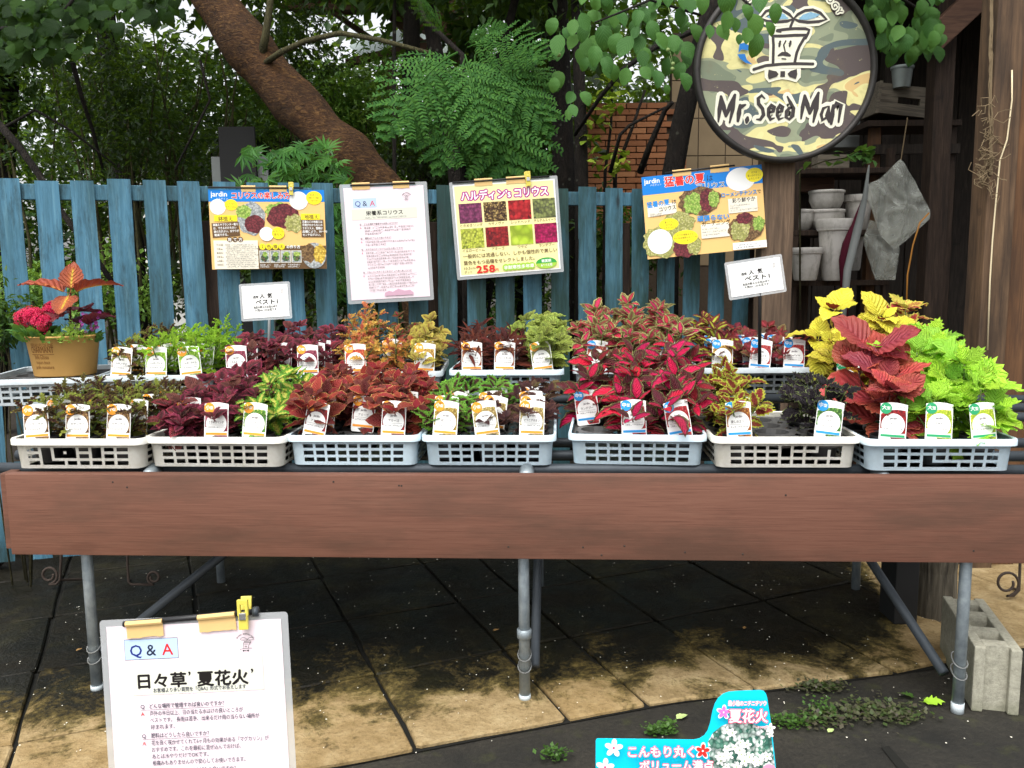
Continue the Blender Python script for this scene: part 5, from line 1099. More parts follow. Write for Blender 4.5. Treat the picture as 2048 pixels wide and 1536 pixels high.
p.poly([zf(*q) for q in ((690, 640), (1030, 640), (1030, 720), (990, 765), (925, 745), (860, 735), (800, 745), (735, 765), (695, 720))], 'sign_cream')
emblem(p, zf, None, kz, 'sign_cream', 2.9)
lf = emblem(p, zf, None, kz, 'sign_black', 1.0)
for q in ([(990, 205), (1030, 165), (1100, 142), (1190, 165), (1140, 195), (1070, 212)], [(900, 200), (860, 158), (800, 140), (740, 150), (700, 185), (780, 205)]): p.poly([zf(*t) for t in q], 'sign_leafblue')
for i, ch in enumerate('GREEN ANTHOLOGY'):
    a = math.radians(131 - i * 7); q = zf(890 + 540 * math.cos(a), 450 - 540 * math.sin(a)); p.text(ch, q[0], q[1], .038, 'sign_black', .02, 'sign_cream', .25, align='C', ang=a - PI / 2)
for q in ([(450, 420), (500, 408), (540, 440), (535, 480), (470, 468), (440, 500)], [(432, 512), (500, 508), (520, 560), (575, 606), (510, 590), (450, 545)]): p.poly([zf(*t) for t in q], 'sign_blue')
p.build(rs, {'sign_cream': 'lettering_outline', 'sign_black': 'lettering', 'sign_leafblue': 'sprout_leaf', 'sign_blue': 'bare_patch'}, md @ T(-R, -R, 0))
# ================================================================== TREES, SHRUBS AND BUILDINGS BEHIND THE FENCE
def leaf_cloud(cs, n, size, seed, droop=.3, narrow=.5, shell=.55):
    """many small folded leaves through ellipsoids cs = [(centre, radii)], gathered on twigs so that gaps stay open"""
    r = random.Random(seed); vs = []; fs = []; tot = sum(q[1].x * q[1].y * q[1].z for q in cs)
    for c, rad in cs:
        m = int(n * rad.x * rad.y * rad.z / tot); tw = max(1, m // 14)
        for _ in range(tw):
            d = V((r.gauss(0, 1), r.gauss(0, 1), r.gauss(0, 1))).normalized() * (shell + (1 - shell) * r.random()) * r.uniform(.6, 1.08); o = c + V((d.x * rad.x, d.y * rad.y, d.z * rad.z)); ax = V((d.x + r.uniform(-.6, .6), d.y + r.uniform(-.6, .6), r.uniform(-.5, .5))).normalized()
            for k in range(14):
                p = o + ax * (k - 5) * size * .42 + V((r.uniform(-1, 1), r.uniform(-1, 1), r.uniform(-1, 1))) * size * .5; s = size * r.uniform(.6, 1.2)
                y = (ax * .6 + V((r.gauss(0, .7), r.gauss(0, .7), r.gauss(-droop, .5)))).normalized(); x = y.cross(V((r.uniform(-.6, .6), r.uniform(-.6, .6), 1))); x = x.normalized() if x.length > .01 else V((1, 0, 0)); z = x.cross(y); b = len(vs)
                vs += [p, p + y * s * .45 + x * s * narrow * .5 + z * s * .06, p + y * s - z * s * .08, p + y * s * .45 - x * s * narrow * .5 + z * s * .06]; fs += [(b, b + 1, b + 2), (b, b + 2, b + 3)]
    me = bpy.data.meshes.new('foliage'); me.from_pydata([tuple(v) for v in vs], [], fs); me.update(); return me
def spot(px, py, Y): return onY(px, py, Y)
def bush(name, label, cat, px, py, Y, rx, ry, rz, n, size, mat, seed, trunk=True, lobes=5, group=None, droop=.3, narrow=.5, tr_r=.03, bark_='grey_branch'):
    c = spot(px, py, Y); r = random.Random(seed); root = thing(name, label, cat, T(c.x, c.y, .045), group); cz = c.z - .045
    cs = [(V((r.uniform(-.55, .55) * rx, r.uniform(-.5, .5) * ry, cz + r.uniform(-.5, .5) * rz)), V((rx, ry, rz)) * r.uniform(.45, .68)) for _ in range(lobes)]
    me = leaf_cloud(cs, n, size, seed, droop, narrow); me.materials.append(MATS[mat]); obj('crown' if trunk else 'foliage', me, root)
    b = MB()
    for c_, rad in cs: b.tube([(r.uniform(-.05, .05), r.uniform(-.05, .05), -.02), (c_.x * .3 + r.uniform(-.1, .1), c_.y * .3, c_.z * .5), c_ * .8 + V((0, 0, c_.z * .2))], [tr_r, tr_r * .75, tr_r * .25], 7)
    b.build('trunk' if trunk else 'stem', MATS[bark_], root, None, True); return root
# far hedge that closes the view
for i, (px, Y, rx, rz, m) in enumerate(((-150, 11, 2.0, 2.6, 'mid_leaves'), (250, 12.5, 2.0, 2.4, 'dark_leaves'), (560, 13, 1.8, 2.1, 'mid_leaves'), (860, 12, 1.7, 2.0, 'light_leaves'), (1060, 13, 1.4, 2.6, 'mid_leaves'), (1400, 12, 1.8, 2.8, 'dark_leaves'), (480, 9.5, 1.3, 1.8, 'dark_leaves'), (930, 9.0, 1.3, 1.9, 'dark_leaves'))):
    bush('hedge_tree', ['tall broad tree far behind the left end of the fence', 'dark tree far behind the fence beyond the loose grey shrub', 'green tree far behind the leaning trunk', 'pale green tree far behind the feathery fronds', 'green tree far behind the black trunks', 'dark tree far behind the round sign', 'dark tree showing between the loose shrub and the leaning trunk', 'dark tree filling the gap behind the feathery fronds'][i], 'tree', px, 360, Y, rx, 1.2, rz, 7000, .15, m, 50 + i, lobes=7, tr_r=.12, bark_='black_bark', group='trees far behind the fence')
# leaf backdrop added to darken sky gaps; unseen crowns added to shade the garden
bk2 = [(V((x, 17 + (i % 2), z)), V((2.3, 1.0, 1.5))) for i, x in enumerate((-11, -8, -5, -2, 1, 4, 7)) for z in (1.2, 3.2, 5.2)]
me = leaf_cloud(bk2, 15000, .24, 90, .4, .65); me.materials.append(MATS['dark_leaves']); obj('foliage_backdrop', me, None, None, 'stuff')
for i, (x, y, l) in enumerate(((-3.4, 7.6, 'added shade tree far left behind the fence, its crown above the view'), (-.9, 8.4, 'added shade tree behind the leaning trunk, its crown above the view'), (.15, 9.4, 'added shade tree behind the feathery fronds, its crown above the view'))):
    t = thing('added_shade_tree', l, 'tree', T(x, y, .045), 'added shade trees behind the fence'); rs2 = random.Random(i)
    MB().tube([(0, 0, -.05), (.05, .02, 1.5), (-.03, 0, 3.0), (.05, -.2, 4.6)], [.13, .11, .09, .05], 10).build('trunk', MATS['black_bark'], t, None, True)
    me = leaf_cloud([(V((rs2.uniform(-1.2, 1.2), rs2.uniform(-2.4, 1.2), rs2.uniform(3.9, 5.2))), V((1.2, 1.2, .5))) for _ in range(7)], 4300, .17, 120 + i, .4, .65); me.materials.append(MATS['mid_leaves']); obj('crown', me, t)
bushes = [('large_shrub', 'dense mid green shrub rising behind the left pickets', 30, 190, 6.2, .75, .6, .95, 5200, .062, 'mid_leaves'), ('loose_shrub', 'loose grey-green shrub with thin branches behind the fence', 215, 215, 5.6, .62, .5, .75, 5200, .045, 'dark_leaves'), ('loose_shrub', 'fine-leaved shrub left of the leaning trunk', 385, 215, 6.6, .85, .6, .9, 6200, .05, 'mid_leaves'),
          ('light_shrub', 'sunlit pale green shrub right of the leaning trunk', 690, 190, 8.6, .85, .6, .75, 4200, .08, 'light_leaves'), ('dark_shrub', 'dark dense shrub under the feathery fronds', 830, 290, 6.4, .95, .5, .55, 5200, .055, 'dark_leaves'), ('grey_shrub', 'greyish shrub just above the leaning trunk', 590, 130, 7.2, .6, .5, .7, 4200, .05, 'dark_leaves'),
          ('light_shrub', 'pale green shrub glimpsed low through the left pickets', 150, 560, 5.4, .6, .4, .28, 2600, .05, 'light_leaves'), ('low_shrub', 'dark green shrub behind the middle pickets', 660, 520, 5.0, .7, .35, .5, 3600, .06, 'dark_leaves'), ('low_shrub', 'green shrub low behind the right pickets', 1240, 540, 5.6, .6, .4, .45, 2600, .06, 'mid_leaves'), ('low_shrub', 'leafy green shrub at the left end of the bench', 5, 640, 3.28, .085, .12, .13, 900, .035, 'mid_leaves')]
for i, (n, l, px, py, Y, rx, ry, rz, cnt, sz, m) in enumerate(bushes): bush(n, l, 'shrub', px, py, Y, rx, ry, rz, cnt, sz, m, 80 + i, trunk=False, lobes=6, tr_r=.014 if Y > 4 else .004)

# leaning brown trunk with its own overhead crown
def path(*q): return [spot(*k) for k in q]
tb = spot(885, 900, 4.7); lt = thing('leaning_tree', 'thick brown leaning tree trunk behind the fence', 'tree', T(tb.x, tb.y, .04)); off = lt.location.copy(); off = V((tb.x, tb.y, .04))
pp = [p - off for p in path((385, -90, 4.85), (430, 0, 4.8), (480, 75, 4.75), (540, 150, 4.72), (600, 215, 4.7), (655, 270, 4.68), (700, 312, 4.66), (750, 365, 4.66), (800, 440, 4.66), (845, 560, 4.68))] + [V((0, 0, -.05))]
fine = []
for i in range(len(pp) - 1):
    for k in range(5): fine.append(pp[i].lerp(pp[i + 1], k / 5))
rr_ = random.Random(2); bmk = MB(); bmk.tube(fine, [.124 + .008 * math.sin(i * .7) for i in range(len(fine))], 18)
for i, v in enumerate(bmk.v):
    q = V(v); c_ = fine[min(i // 18, len(fine) - 1)]; d_ = (q - c_); k_ = 1 + .10 * MN.noise(q * 5) + .05 * MN.noise(q * 14); bmk.v[i] = tuple(c_ + d_ * k_)
bmk.build('trunk', MATS['brown_bark'], lt, None, True)
for px, py, rr2 in ((520, 128, .06), (610, 212, .05), (690, 290, .07)):
    q = spot(px, py, 4.615) - off; MB().lathe([(0, -.012), (rr2 * .3, -.006), (rr2 * .45, .003), (rr2 * .62, -.004), (rr2 * .8, -.03)], 14, mt=T(q) @ RX(PI / 2 - .3) @ SC(1, 1.4, 1)).build('branch_scar', MATS['brown_bark'], lt, None, True)
def branch(root, o, pts, r0, r1, mat='grey_branch', name='branch'):
    q = [p - o for p in path(*pts)]; n = len(q); return MB().tube(q, [r0 + (r1 - r0) * i / (n - 1) for i in range(n)], 7).build(name, MATS[mat], root, None, True)
branch(lt, off, ((532, 125, 4.62), (560, 105, 4.55), (610, 82, 4.5), (680, 66, 4.45), (760, 80, 4.4), (862, 107, 4.35)), .017, .011); branch(lt, off, ((522, 118, 4.65), (532, 70, 4.6), (540, 10, 4.6), (545, -60, 4.6)), .024, .015); branch(lt, off, ((400, 120, 4.9), (420, 200, 4.9), (385, 270, 4.9), (350, 340, 4.9)), .008, .006, 'black_bark')
cs = [(spot(px, py, Y) - off, V((rx, .7, .38))) for px, py, Y, rx in ((120, -150, 5.2, 1.1), (430, -190, 5.2, 1.0), (750, -160, 5.4, 1.1), (1050, -150, 5.6, 1.0), (250, -330, 6.5, 1.6), (800, -330, 6.5, 1.7))]
me = leaf_cloud(cs, 9000, .085, 7, .6, .6); me.materials.append(MATS['mid_leaves']); obj('crown', me, lt)
# dark low-hanging leaves top left
hb = spot(-120, 500, 5.0); hg = thing('overhanging_tree', 'tree with dark leaves hanging into the top left corner', 'tree', T(hb.x, hb.y, .04)); o2 = V((hb.x, hb.y, .04))
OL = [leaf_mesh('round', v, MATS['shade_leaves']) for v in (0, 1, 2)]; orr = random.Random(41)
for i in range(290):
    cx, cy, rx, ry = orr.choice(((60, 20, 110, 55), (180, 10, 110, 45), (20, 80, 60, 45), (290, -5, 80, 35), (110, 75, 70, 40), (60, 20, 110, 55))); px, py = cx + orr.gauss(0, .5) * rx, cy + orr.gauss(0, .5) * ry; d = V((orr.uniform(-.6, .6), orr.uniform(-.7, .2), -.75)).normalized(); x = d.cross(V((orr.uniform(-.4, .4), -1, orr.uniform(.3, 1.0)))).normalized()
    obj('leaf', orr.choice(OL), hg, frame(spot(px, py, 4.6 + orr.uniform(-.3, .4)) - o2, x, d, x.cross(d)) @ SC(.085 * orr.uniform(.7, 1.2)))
MB().tube([(0, 0, -.05), (.02, 0, 1.2), (.05, 0, 2.4), (.2, 0, 3.2)], [.09, .075, .06, .04], 10).build('trunk', MATS['black_bark'], hg, None, True)
for pts, r0 in ((((-60, 60, 4.7), (60, 55, 4.6), (130, 20, 4.6), (160, -20, 4.6)), .012), (((145, 125, 4.7), (165, 200, 4.8), (185, 260, 4.9), (205, 335, 5.0)), .014), (((-20, 230, 4.6), (35, 290, 4.6), (75, 345, 4.6), (120, 420, 4.6), (180, 500, 4.6), (250, 600, 4.7)), .022), (((0, 260, 4.7), (70, 220, 4.8), (140, 260, 4.8), (230, 330, 4.9)), .009)): branch(hg, o2, pts, r0, r0 * .6, 'black_bark')
# thin branches in the loose shrub
tw = random.Random(31)
o3 = V((spot(300, 700, 6.0).x, 6.0, .04)); tg_ = thing('twiggy_shrub', 'tangle of thin bare grey branches behind the left half of the fence', 'shrub', T(o3))
for i in range(16):
    x0 = tw.uniform(200, 480); x1 = x0 + tw.uniform(-130, 130); y1 = tw.uniform(60, 220); ym = tw.uniform(260, 330)
    branch(tg_, o3, ((x0, 520, 6.0), (x0 + (x1 - x0) * .4 + tw.uniform(-15, 15), ym, 5.9), (x0 + (x1 - x0) * .75 + tw.uniform(-12, 12), (ym + y1) / 2, 5.8), (x1, y1, 5.7)), .010, .004)

# ---- feathery tree (large twice-divided fronds)
def frond_mesh(seed):
    b = MB(); n = 15; r = random.Random(seed)
    def axis(t): return V((0, t, .10 * math.sin(t * 2.2) - .42 * t * t))
    b.tube([axis(i / 8) for i in range(9)], [.009 - .0007 * i for i in range(9)], 5)
    for i in range(n):
        t = .16 + .82 * i / (n - 1); p = axis(t); lp = .36 * (math.sin(PI * min(1, (.14 + t * .92))) ** .7) + .05
        for s in (-1, 1):
            ja = .35 + .35 * t + r.uniform(-.14, .14); lp2 = lp * r.uniform(.82, 1.08); d = V((s * math.cos(ja), math.sin(ja), -.12 + r.uniform(-.22, .12))).normalized(); m = 12; dr2 = r.uniform(.05, .4)
            for k in range(m):
                u = (k + .7) / m; c = p + d * lp2 * u + V((0, 0, -dr2 * u * u * lp2)); f = V((-d.y * s, d.x * s, 0)); l = .044 * (1.1 - .45 * u)
                for sg in (-1, 1):
                    if r.random() < .04: continue
                    e = (f * sg * .95 + d * (.32 + r.uniform(-.2, .25)) + V((0, 0, r.uniform(-.35, .25)))).normalized(); w2 = d * .0118; b.add([c - w2, c + w2 * .8, c + e * l + w2 * .9, c + e * l * .95 - w2 * .3], [(0, 1, 2, 3)])
    me = b.mesh(MATS['feather_leaves']); return me
FRs = [frond_mesh(k) for k in (4, 5, 6, 7)]; frr = random.Random(3); fo = V((spot(925, 700, 4.45).x, 4.45, .04)); ft_ = thing('feathery_tree', 'young tree with bright green feathery fronds arching over the fence', 'tree', T(fo))
branch(ft_, fo, ((935, 900, 4.45), (930, 500, 4.45), (925, 300, 4.45), (925, 110, 4.42), (850, 40, 4.45), (830, -20, 4.45)), .02, .010, 'black_bark', 'trunk')
def hang(root, me, base, tip, o, Ln=None, nrm=V((0, -1, .35)), name='leaf', wk=1.0):
    y = (tip - base); L = y.length if Ln is None else Ln; y = y.normalized(); x = y.cross(nrm); x = x.normalized(); z = x.cross(y)
    return obj(name, me, root, frame(base - o, x, y, z) @ SC(L * wk, L, L))
for bx, by, bY, tx, ty, tY, k in ((915, 105, 4.35, 778, 205, 3.95, 1.1), (930, 118, 4.3, 872, 300, 4.05, 1.05), (960, 110, 4.35, 1022, 350, 4.05, 1.0), (1000, 110, 4.35, 1062, 335, 4.1, .95), (935, 95, 4.4, 1068, 72, 4.1, .9), (930, 110, 4.3, 965, 235, 3.95, .95), (890, 70, 4.4, 838, -15, 4.2, .55), (930, 90, 4.4, 995, 40, 4.3, .8), (960, 105, 4.35, 1092, 220, 4.1, .9), (900, 105, 4.4, 815, 260, 4.25, .9), (950, 110, 4.4, 945, 330, 4.3, 1.0), (1000, 115, 4.4, 1105, 150, 4.25, .8), (985, 130, 4.4, 995, 345, 4.2, .95)):
    hang(ft_, frr.choice(FRs), spot(bx, by, bY), spot(tx, ty, tY), fo, name='frond', wk=k)

# ---- dogwood: hanging ribbed leaves in front of the round sign and beside the shed
DW = [leaf_mesh('dog', v, MATS['dogwood_leaves']) for v in (0, 1, 2, 3)]
do = V((spot(1345, 700, 4.7).x, 4.7, .04)); dg_ = thing('dogwood_tree', 'dogwood with black lichen-spotted trunk and broad hanging leaves', 'tree', T(do))
branch(dg_, do, ((1330, 900, 4.7), (1335, 500, 4.7), (1345, 345, 4.7), (1362, 250, 4.7), (1385, 150, 4.7), (1415, 40, 4.7), (1440, -60, 4.7)), .065, .05, 'black_bark', 'trunk')
for pts, r0 in ((((1390, 60, 4.65), (1310, 95, 4.4), (1245, 140, 4.2), (1200, 195, 4.3), (1150, 270, 4.6)), .016), (((1400, 30, 4.6), (1300, 0, 4.2), (1240, 25, 4.0), (1190, 45, 3.9)), .007), (((1410, 0, 4.6), (1460, -20, 4.0), (1500, 10, 3.7)), .008), (((1425, -20, 4.6), (1600, -60, 4.2), (1760, -30, 4.0), (1840, 20, 3.95)), .012), (((1280, 345, 4.9), (1300, 290, 4.8), (1330, 220, 4.8), (1345, 205, 4.75)), .02), (((1220, 345, 4.9), (1240, 270, 4.8), (1260, 250, 4.8), (1330, 215, 4.8)), .012)): branch(dg_, do, pts, r0, r0 * .55, 'black_bark')
dr = random.Random(17)
def dog(px, py, Y, s=1.0, sx=0):
    base = spot(px, py, Y); d = V((sx + dr.uniform(-.35, .35), dr.uniform(-.45, .1), -1)).normalized(); L = .098 * s * dr.uniform(.8, 1.15); y = d
    obj('leaf', dr.choice(DW), dg_, frame(base - do, *(lambda x: (x * dr.uniform(.95, 1.2), y, x.cross(y)))(y.cross(V((dr.uniform(-.35, .35), -1, dr.uniform(.2, .7)))).normalized())) @ SC(L))
for px, py, s, sx in ((1160, 20, 1, .2), (1180, 40, 1.15, -.3), (1205, 42, 1.2, .3), (1190, 85, .9, 0), (1120, 62, .95, -.1), (1280, 15, 1, -.2), (1300, 35, 1, .4), (1265, 65, 1.1, -.2), (1285, 95, .8, .2), (1110, 150, .9, -.2), (1148, 180, .8, -.3), (1160, 180, .85, .3), (1135, 215, .7, 0), (1175, 110, .9, -.4), (1205, 110, .95, .3), (1240, 60, 1, 0), (1310, 135, 1, -.2), (1360, 140, .95, .3), (1330, 165, .6, .3), (1280, 130, .8, .3), (1255, 130, .8, -.2), (1310, 60, .8, .4), (1140, 205, .7, .3), (1175, 70, .9, 0)): dog(px, py, 3.95 + dr.uniform(-.12, .15), s * 1.0, sx)
for i in range(70): dog(dr.uniform(1110, 1400), dr.uniform(-70, 90) + dr.uniform(0, 60), 4.1 + dr.uniform(0, .4), .9, dr.uniform(-.4, .4))
for px, py, s, sx in ((1420, 45, .8, -.2), (1435, 45, .8, .2), (1460, 15, 1, -.2), (1470, 30, .85, .1), (1495, 50, .8, -.2), (1505, 20, 1.1, 0), (1520, 60, 1.0, .1), (1530, 40, .95, .3), (1400, -20, 1.2, 0), (1450, -30, 1.1, .2), (1520, -20, 1.2, .1), (1485, 5, .9, .2), (1550, 0, 1.1, 0), (1480, 65, .6, 0)): dog(px, py, 3.62 + dr.uniform(-.1, .1), s * .92, sx)
for i in range(95): dog(dr.uniform(1745, 1885) - (20 if i % 5 == 0 else 0), dr.uniform(-60, 100), 3.9 + dr.uniform(-.15, .3), .85, dr.uniform(-.4, .4))
for i in range(40): dog(dr.uniform(1560, 1800), dr.uniform(-140, -40), 4.0 + dr.uniform(-.15, .3), .95, dr.uniform(-.4, .4))
b = MB()
for px, py in ((1118, 110), (1343, 40), (1346, 128), (1345, 138), (1336, 100)): b.lathe([(0, -.01), (.007, -.007), (.01, 0), (.007, .007), (0, .01)], 10, mt=T(spot(px, py, 3.95) - do)); b.tube([spot(px, py, 3.95) - do, spot(px - 6, py - 25, 3.97) - do], .0012, 4)
b.build('fruit', MATS['fruit_green'], dg_, None, True)
# sprigs with yellow-green compound leaves in front of the bricks, palmate leaves at the fence top
def leaflet_set(n):
    b = MB()
    for k in range(n):
        a = (k - (n - 1) / 2) * .48; d = V((math.sin(a), math.cos(a), 0)); s = V((d.y, -d.x, 0)); L = 1 - .07 * (k - (n - 1) / 2) ** 2
        b.add([(0, 0, 0), d * L * .5 + s * .085 + V((0, 0, .02)), d * L + V((0, 0, -.12)), d * L * .5 - s * .085 + V((0, 0, .02))], [(0, 1, 2), (0, 2, 3)])
    return b.mesh(MATS['palmate_leaves'])
PMs = [leaflet_set(5), leaflet_set(7)]; po_ = V((spot(640, 700, 4.25).x, 4.25, .04)); ps_ = thing('palmate_shrub', 'shrub with hand-shaped leaves poking through the middle pickets', 'shrub', T(po_)); pr_ = random.Random(23)
for i in range(120):
    px, py = pr_.choice(((pr_.uniform(480, 620), pr_.uniform(290, 380)), (pr_.uniform(650, 700), pr_.uniform(350, 480)), (pr_.uniform(560, 690), pr_.uniform(280, 360)), (pr_.uniform(655, 690), pr_.uniform(380, 600)))); base = spot(px, py, 4.05 + pr_.uniform(-.02, .3)); d = V((pr_.uniform(-.8, .8), pr_.uniform(-.6, .1), pr_.uniform(-1, .3))).normalized(); x = d.cross(V((pr_.uniform(-.4, .4), -.8, .7))).normalized()
    obj('leaf', pr_.choice(PMs), ps_, frame(base - po_, x, d, x.cross(d)) @ SC(pr_.uniform(.07, .115)))
branch(ps_, po_, ((640, 800, 4.3), (640, 500, 4.25), (600, 360, 4.2), (540, 300, 4.2)), .012, .005); branch(ps_, po_, ((645, 800, 4.3), (665, 500, 4.25), (675, 360, 4.2)), .010, .005)
yo = V((spot(1235, 700, 5.2).x, 5.2, .04)); ys_ = thing('yellow_shrub', 'thin sapling with small yellow-green leaves in front of the brick wall', 'shrub', T(yo)); YL = leaf_mesh('ovate', 0, MATS['yellow_leaves'])
branch(ys_, yo, ((1205, 800, 5.2), (1210, 345, 5.15), (1222, 250, 5.1), (1225, 150, 5.1)), .012, .006, 'black_bark'); branch(ys_, yo, ((1225, 800, 5.2), (1230, 345, 5.15), (1262, 262, 5.1), (1290, 180, 5.1)), .016, .007, 'black_bark')
for i in range(110):
    px, py = pr_.choice(((pr_.uniform(1170, 1235), pr_.uniform(180, 250)), (pr_.uniform(1165, 1200), pr_.uniform(265, 345)), (pr_.uniform(1215, 1255), pr_.uniform(295, 340)), (pr_.uniform(1200, 1260), pr_.uniform(140, 220)))); base = spot(px, py, 5.0 + pr_.uniform(-.1, .1)); obj('leaf', YL, ys_, leaf_matrix(base - yo, pr_.uniform(0, 6.28), math.radians(pr_.uniform(-60, 20)), pr_.uniform(-.6, .6), .055))
# slender black trunks
def slim(label, pts, r0, r1, crown):
    o = V((spot(*pts[0]).x, pts[0][2], .04)); t = thing('slender_tree', label, 'tree', T(o), 'slender dark trunks behind the fence'); q = [V((0, 0, -.05))] + [p - o for p in path(*pts[1:])]; n = len(q)
    MB().tube(q, [r0 + (r1 - r0) * i / (n - 1) for i in range(n)], 10).build('trunk', MATS['black_bark'], t, None, True)
    me = leaf_cloud([(q[-1] + V((0, 0, .1)), V((.7, .6, .4)))], 900, .08, crown, .5, .6); me.materials.append(MATS['mid_leaves']); obj('crown', me, t)
slim('black trunk rising right of the feathery fronds', ((1125, 900, 5.4), (1128, 345, 5.4), (1122, 200, 5.4), (1118, 80, 5.4), (1112, -80, 5.4)), .075, .06, 61); slim('black trunk beside the yellow sapling', ((1165, 900, 5.0), (1163, 345, 5.0), (1160, 200, 5.0), (1150, -80, 5.0)), .045, .03, 62)
slim('thin black trunk under the feathery fronds', ((930, 900, 5.0), (912, 345, 5.0), (880, 150, 5.0), (852, 0, 5.0), (840, -90, 5.0)), .05, .035, 63); slim('thin dark trunk close to the yellow poster', ((945, 900, 5.2), (955, 345, 5.2), (1000, 120, 5.2), (1050, -80, 5.2)), .032, .022, 64); slim('slim grey-green stem right of the leaning trunk', ((800, 900, 4.9), (789, 345, 4.9), (788, 150, 4.9), (790, -90, 4.9)), .012, .010, 65)
slim('dark brown trunk at the left edge behind the fence', ((-10, 900, 6.5), (5, 345, 6.5), (14, 150, 6.5), (18, -90, 6.5)), .09, .08, 66)

# ---- brick wall
BY = 9.0; bw0, bw1 = spot(1150, 300, BY), spot(1372, 300, BY); bt_ = spot(1260, 205, BY).z
bw = thing('brick_wall', 'brown brick wall behind the black trunks', 'wall', T(bw0.x, BY, 0)); Wd = bw1.x - bw0.x; MB().box((Wd / 2, .06, bt_ / 2), (Wd, .12, bt_)).build('wall_core', MATS['mortar'], bw)
bms = [MB().box((0, 0, 0), (l, .05, .052), bev=.003).mesh(MATS['brick']) for l in (.2, .095)]; z = 1.62; row = 0
while z < bt_ - .02:
    x = 0.0 if row % 2 == 0 else -.105
    while x < Wd - .02:
        l = .2; c = x + l / 2
        if x < 0: obj('brick', bms[1], bw, T(.05, -.018, z))
        elif x + l > Wd: obj('brick', bms[1], bw, T(Wd - .05, -.018, z))
        else: obj('brick', bms[0], bw, T(c, -.018 + random.Random(row * 9 + int(x * 50)).uniform(-.004, .004), z))
        x += .21
    z += .062; row += 1
tw_ = thing('tiled_wall', 'dark tan tiled wall between the brick wall and the shed', 'wall', T(spot(1340, 400, 9.6).x, 9.6, 0)); tl0 = spot(1740, 400, 9.6).x - spot(1340, 400, 9.6).x
MB().box((tl0 / 2, .05, 1.9), (tl0, .1, 3.8)).build('wall_core', MATS['mortar'], tw_); tm = MB().box((0, 0, 0), (.29, .012, .39), bev=.003).mesh(MATS['tan_wall'])
for k in range(int(tl0 / .3)):
    for q in range(6): obj('tile', tm, tw_, T(.15 + k * .3, -.004, 1.5 + q * .4))
# ---- pavilion roof and white house far behind
pv = thing('garden_pavilion', 'brown timber pavilion roof glimpsed through the leaves', 'pavilion', T(spot(780, 700, 10).x, 10.0, 0)); po2 = V((spot(780, 700, 10).x, 10.0, 0))
def quad(root, name, mat, q, th=.05):
    v = [p - po2 for p in path(*q)]; n = (v[1] - v[0]).cross(v[3] - v[0]).normalized() * th; MB().add(v + [p + n for p in v], [(0, 1, 2, 3), (7, 6, 5, 4), (0, 4, 5, 1), (1, 5, 6, 2), (2, 6, 7, 3), (3, 7, 4, 0)]).build(name, MATS[mat], root)
quad(pv, 'roof_panel', 'greenhouse_panel', ((730, 120, 10.5), (905, 110, 10), (860, 45, 11.5), (700, 95, 12)), .03); quad(pv, 'roof_panel', 'roof_timber', ((640, 30, 10), (800, 22, 10), (900, -70, 12), (640, -60, 12)))
quad(pv, 'roof_panel', 'roof_timber', ((670, -30, 10.2), (930, -30, 10.2), (940, 108, 10.4), (800, 48, 10.4))); quad(pv, 'roof_panel', 'roof_timber', ((560, -30, 10.1), (670, -30, 10.1), (720, 30, 10.3), (590, 30, 10.3)))
for q in (((690, 118, 10), (860, 76, 10), (862, 88, 10), (692, 132, 10)), ((770, 30, 9.9), (790, 26, 9.9), (870, 100, 9.9), (850, 106, 9.9)), ((660, 25, 9.95), (668, 20, 9.95), (745, 72, 9.95), (735, 78, 9.95)), ((800, 128, 9.9), (960, 108, 9.9), (960, 120, 9.9), (802, 142, 9.9)), ((560, 5, 9.8), (830, 12, 9.8), (830, 22, 9.8), (560, 17, 9.8))): quad(pv, 'rafter', 'roof_timber', q, .1)
for px in (775, 948):
    a = spot(px, 120, 10.05) - po2; MB().box((a.x, a.y, a.z / 2), (.12, .12, a.z)).build('post', MATS['roof_timber'], pv)
wh = thing('white_house', 'pale house wall far behind the loose shrub', 'house', T(spot(400, 500, 17).x, 17, 0)); MB().box((0, 1, 1.7), (3.0, 2, 3.4)).build('wall', MATS['white_wall'], wh)
MB().add([(-1.7, -.3, 3.405), (1.7, -.3, 3.405), (1.7, 2.3, 3.405), (-1.7, 2.3, 3.405), (-1.7, 1, 4.1), (1.7, 1, 4.1)], [(0, 1, 5, 4), (2, 3, 4, 5), (0, 4, 3), (1, 2, 5), (3, 2, 1, 0)]).build('roof', MATS['grey_sheet'], wh)
wf = MB().box((.3, -.03, 2.5), (.9, .05, .8), bev=.005).build('window', MATS['dark_panel'], wh)
dp = thing('dark_board', 'dark upright board with pale sides behind the middle pickets', 'board', T(spot(477, 330, 5.1).x, 5.1, .04)); zz = spot(477, 268, 5.1).z; MB().box((0, 0, zz / 2), (.21, .02, zz)).build('panel', MATS['dark_panel'], dp); 
for s in (-1, 1): MB().box((s * .135, .03, zz * .46), (.06, .02, zz * .92)).build('side_strip', MATS['grey_sheet'], dp)
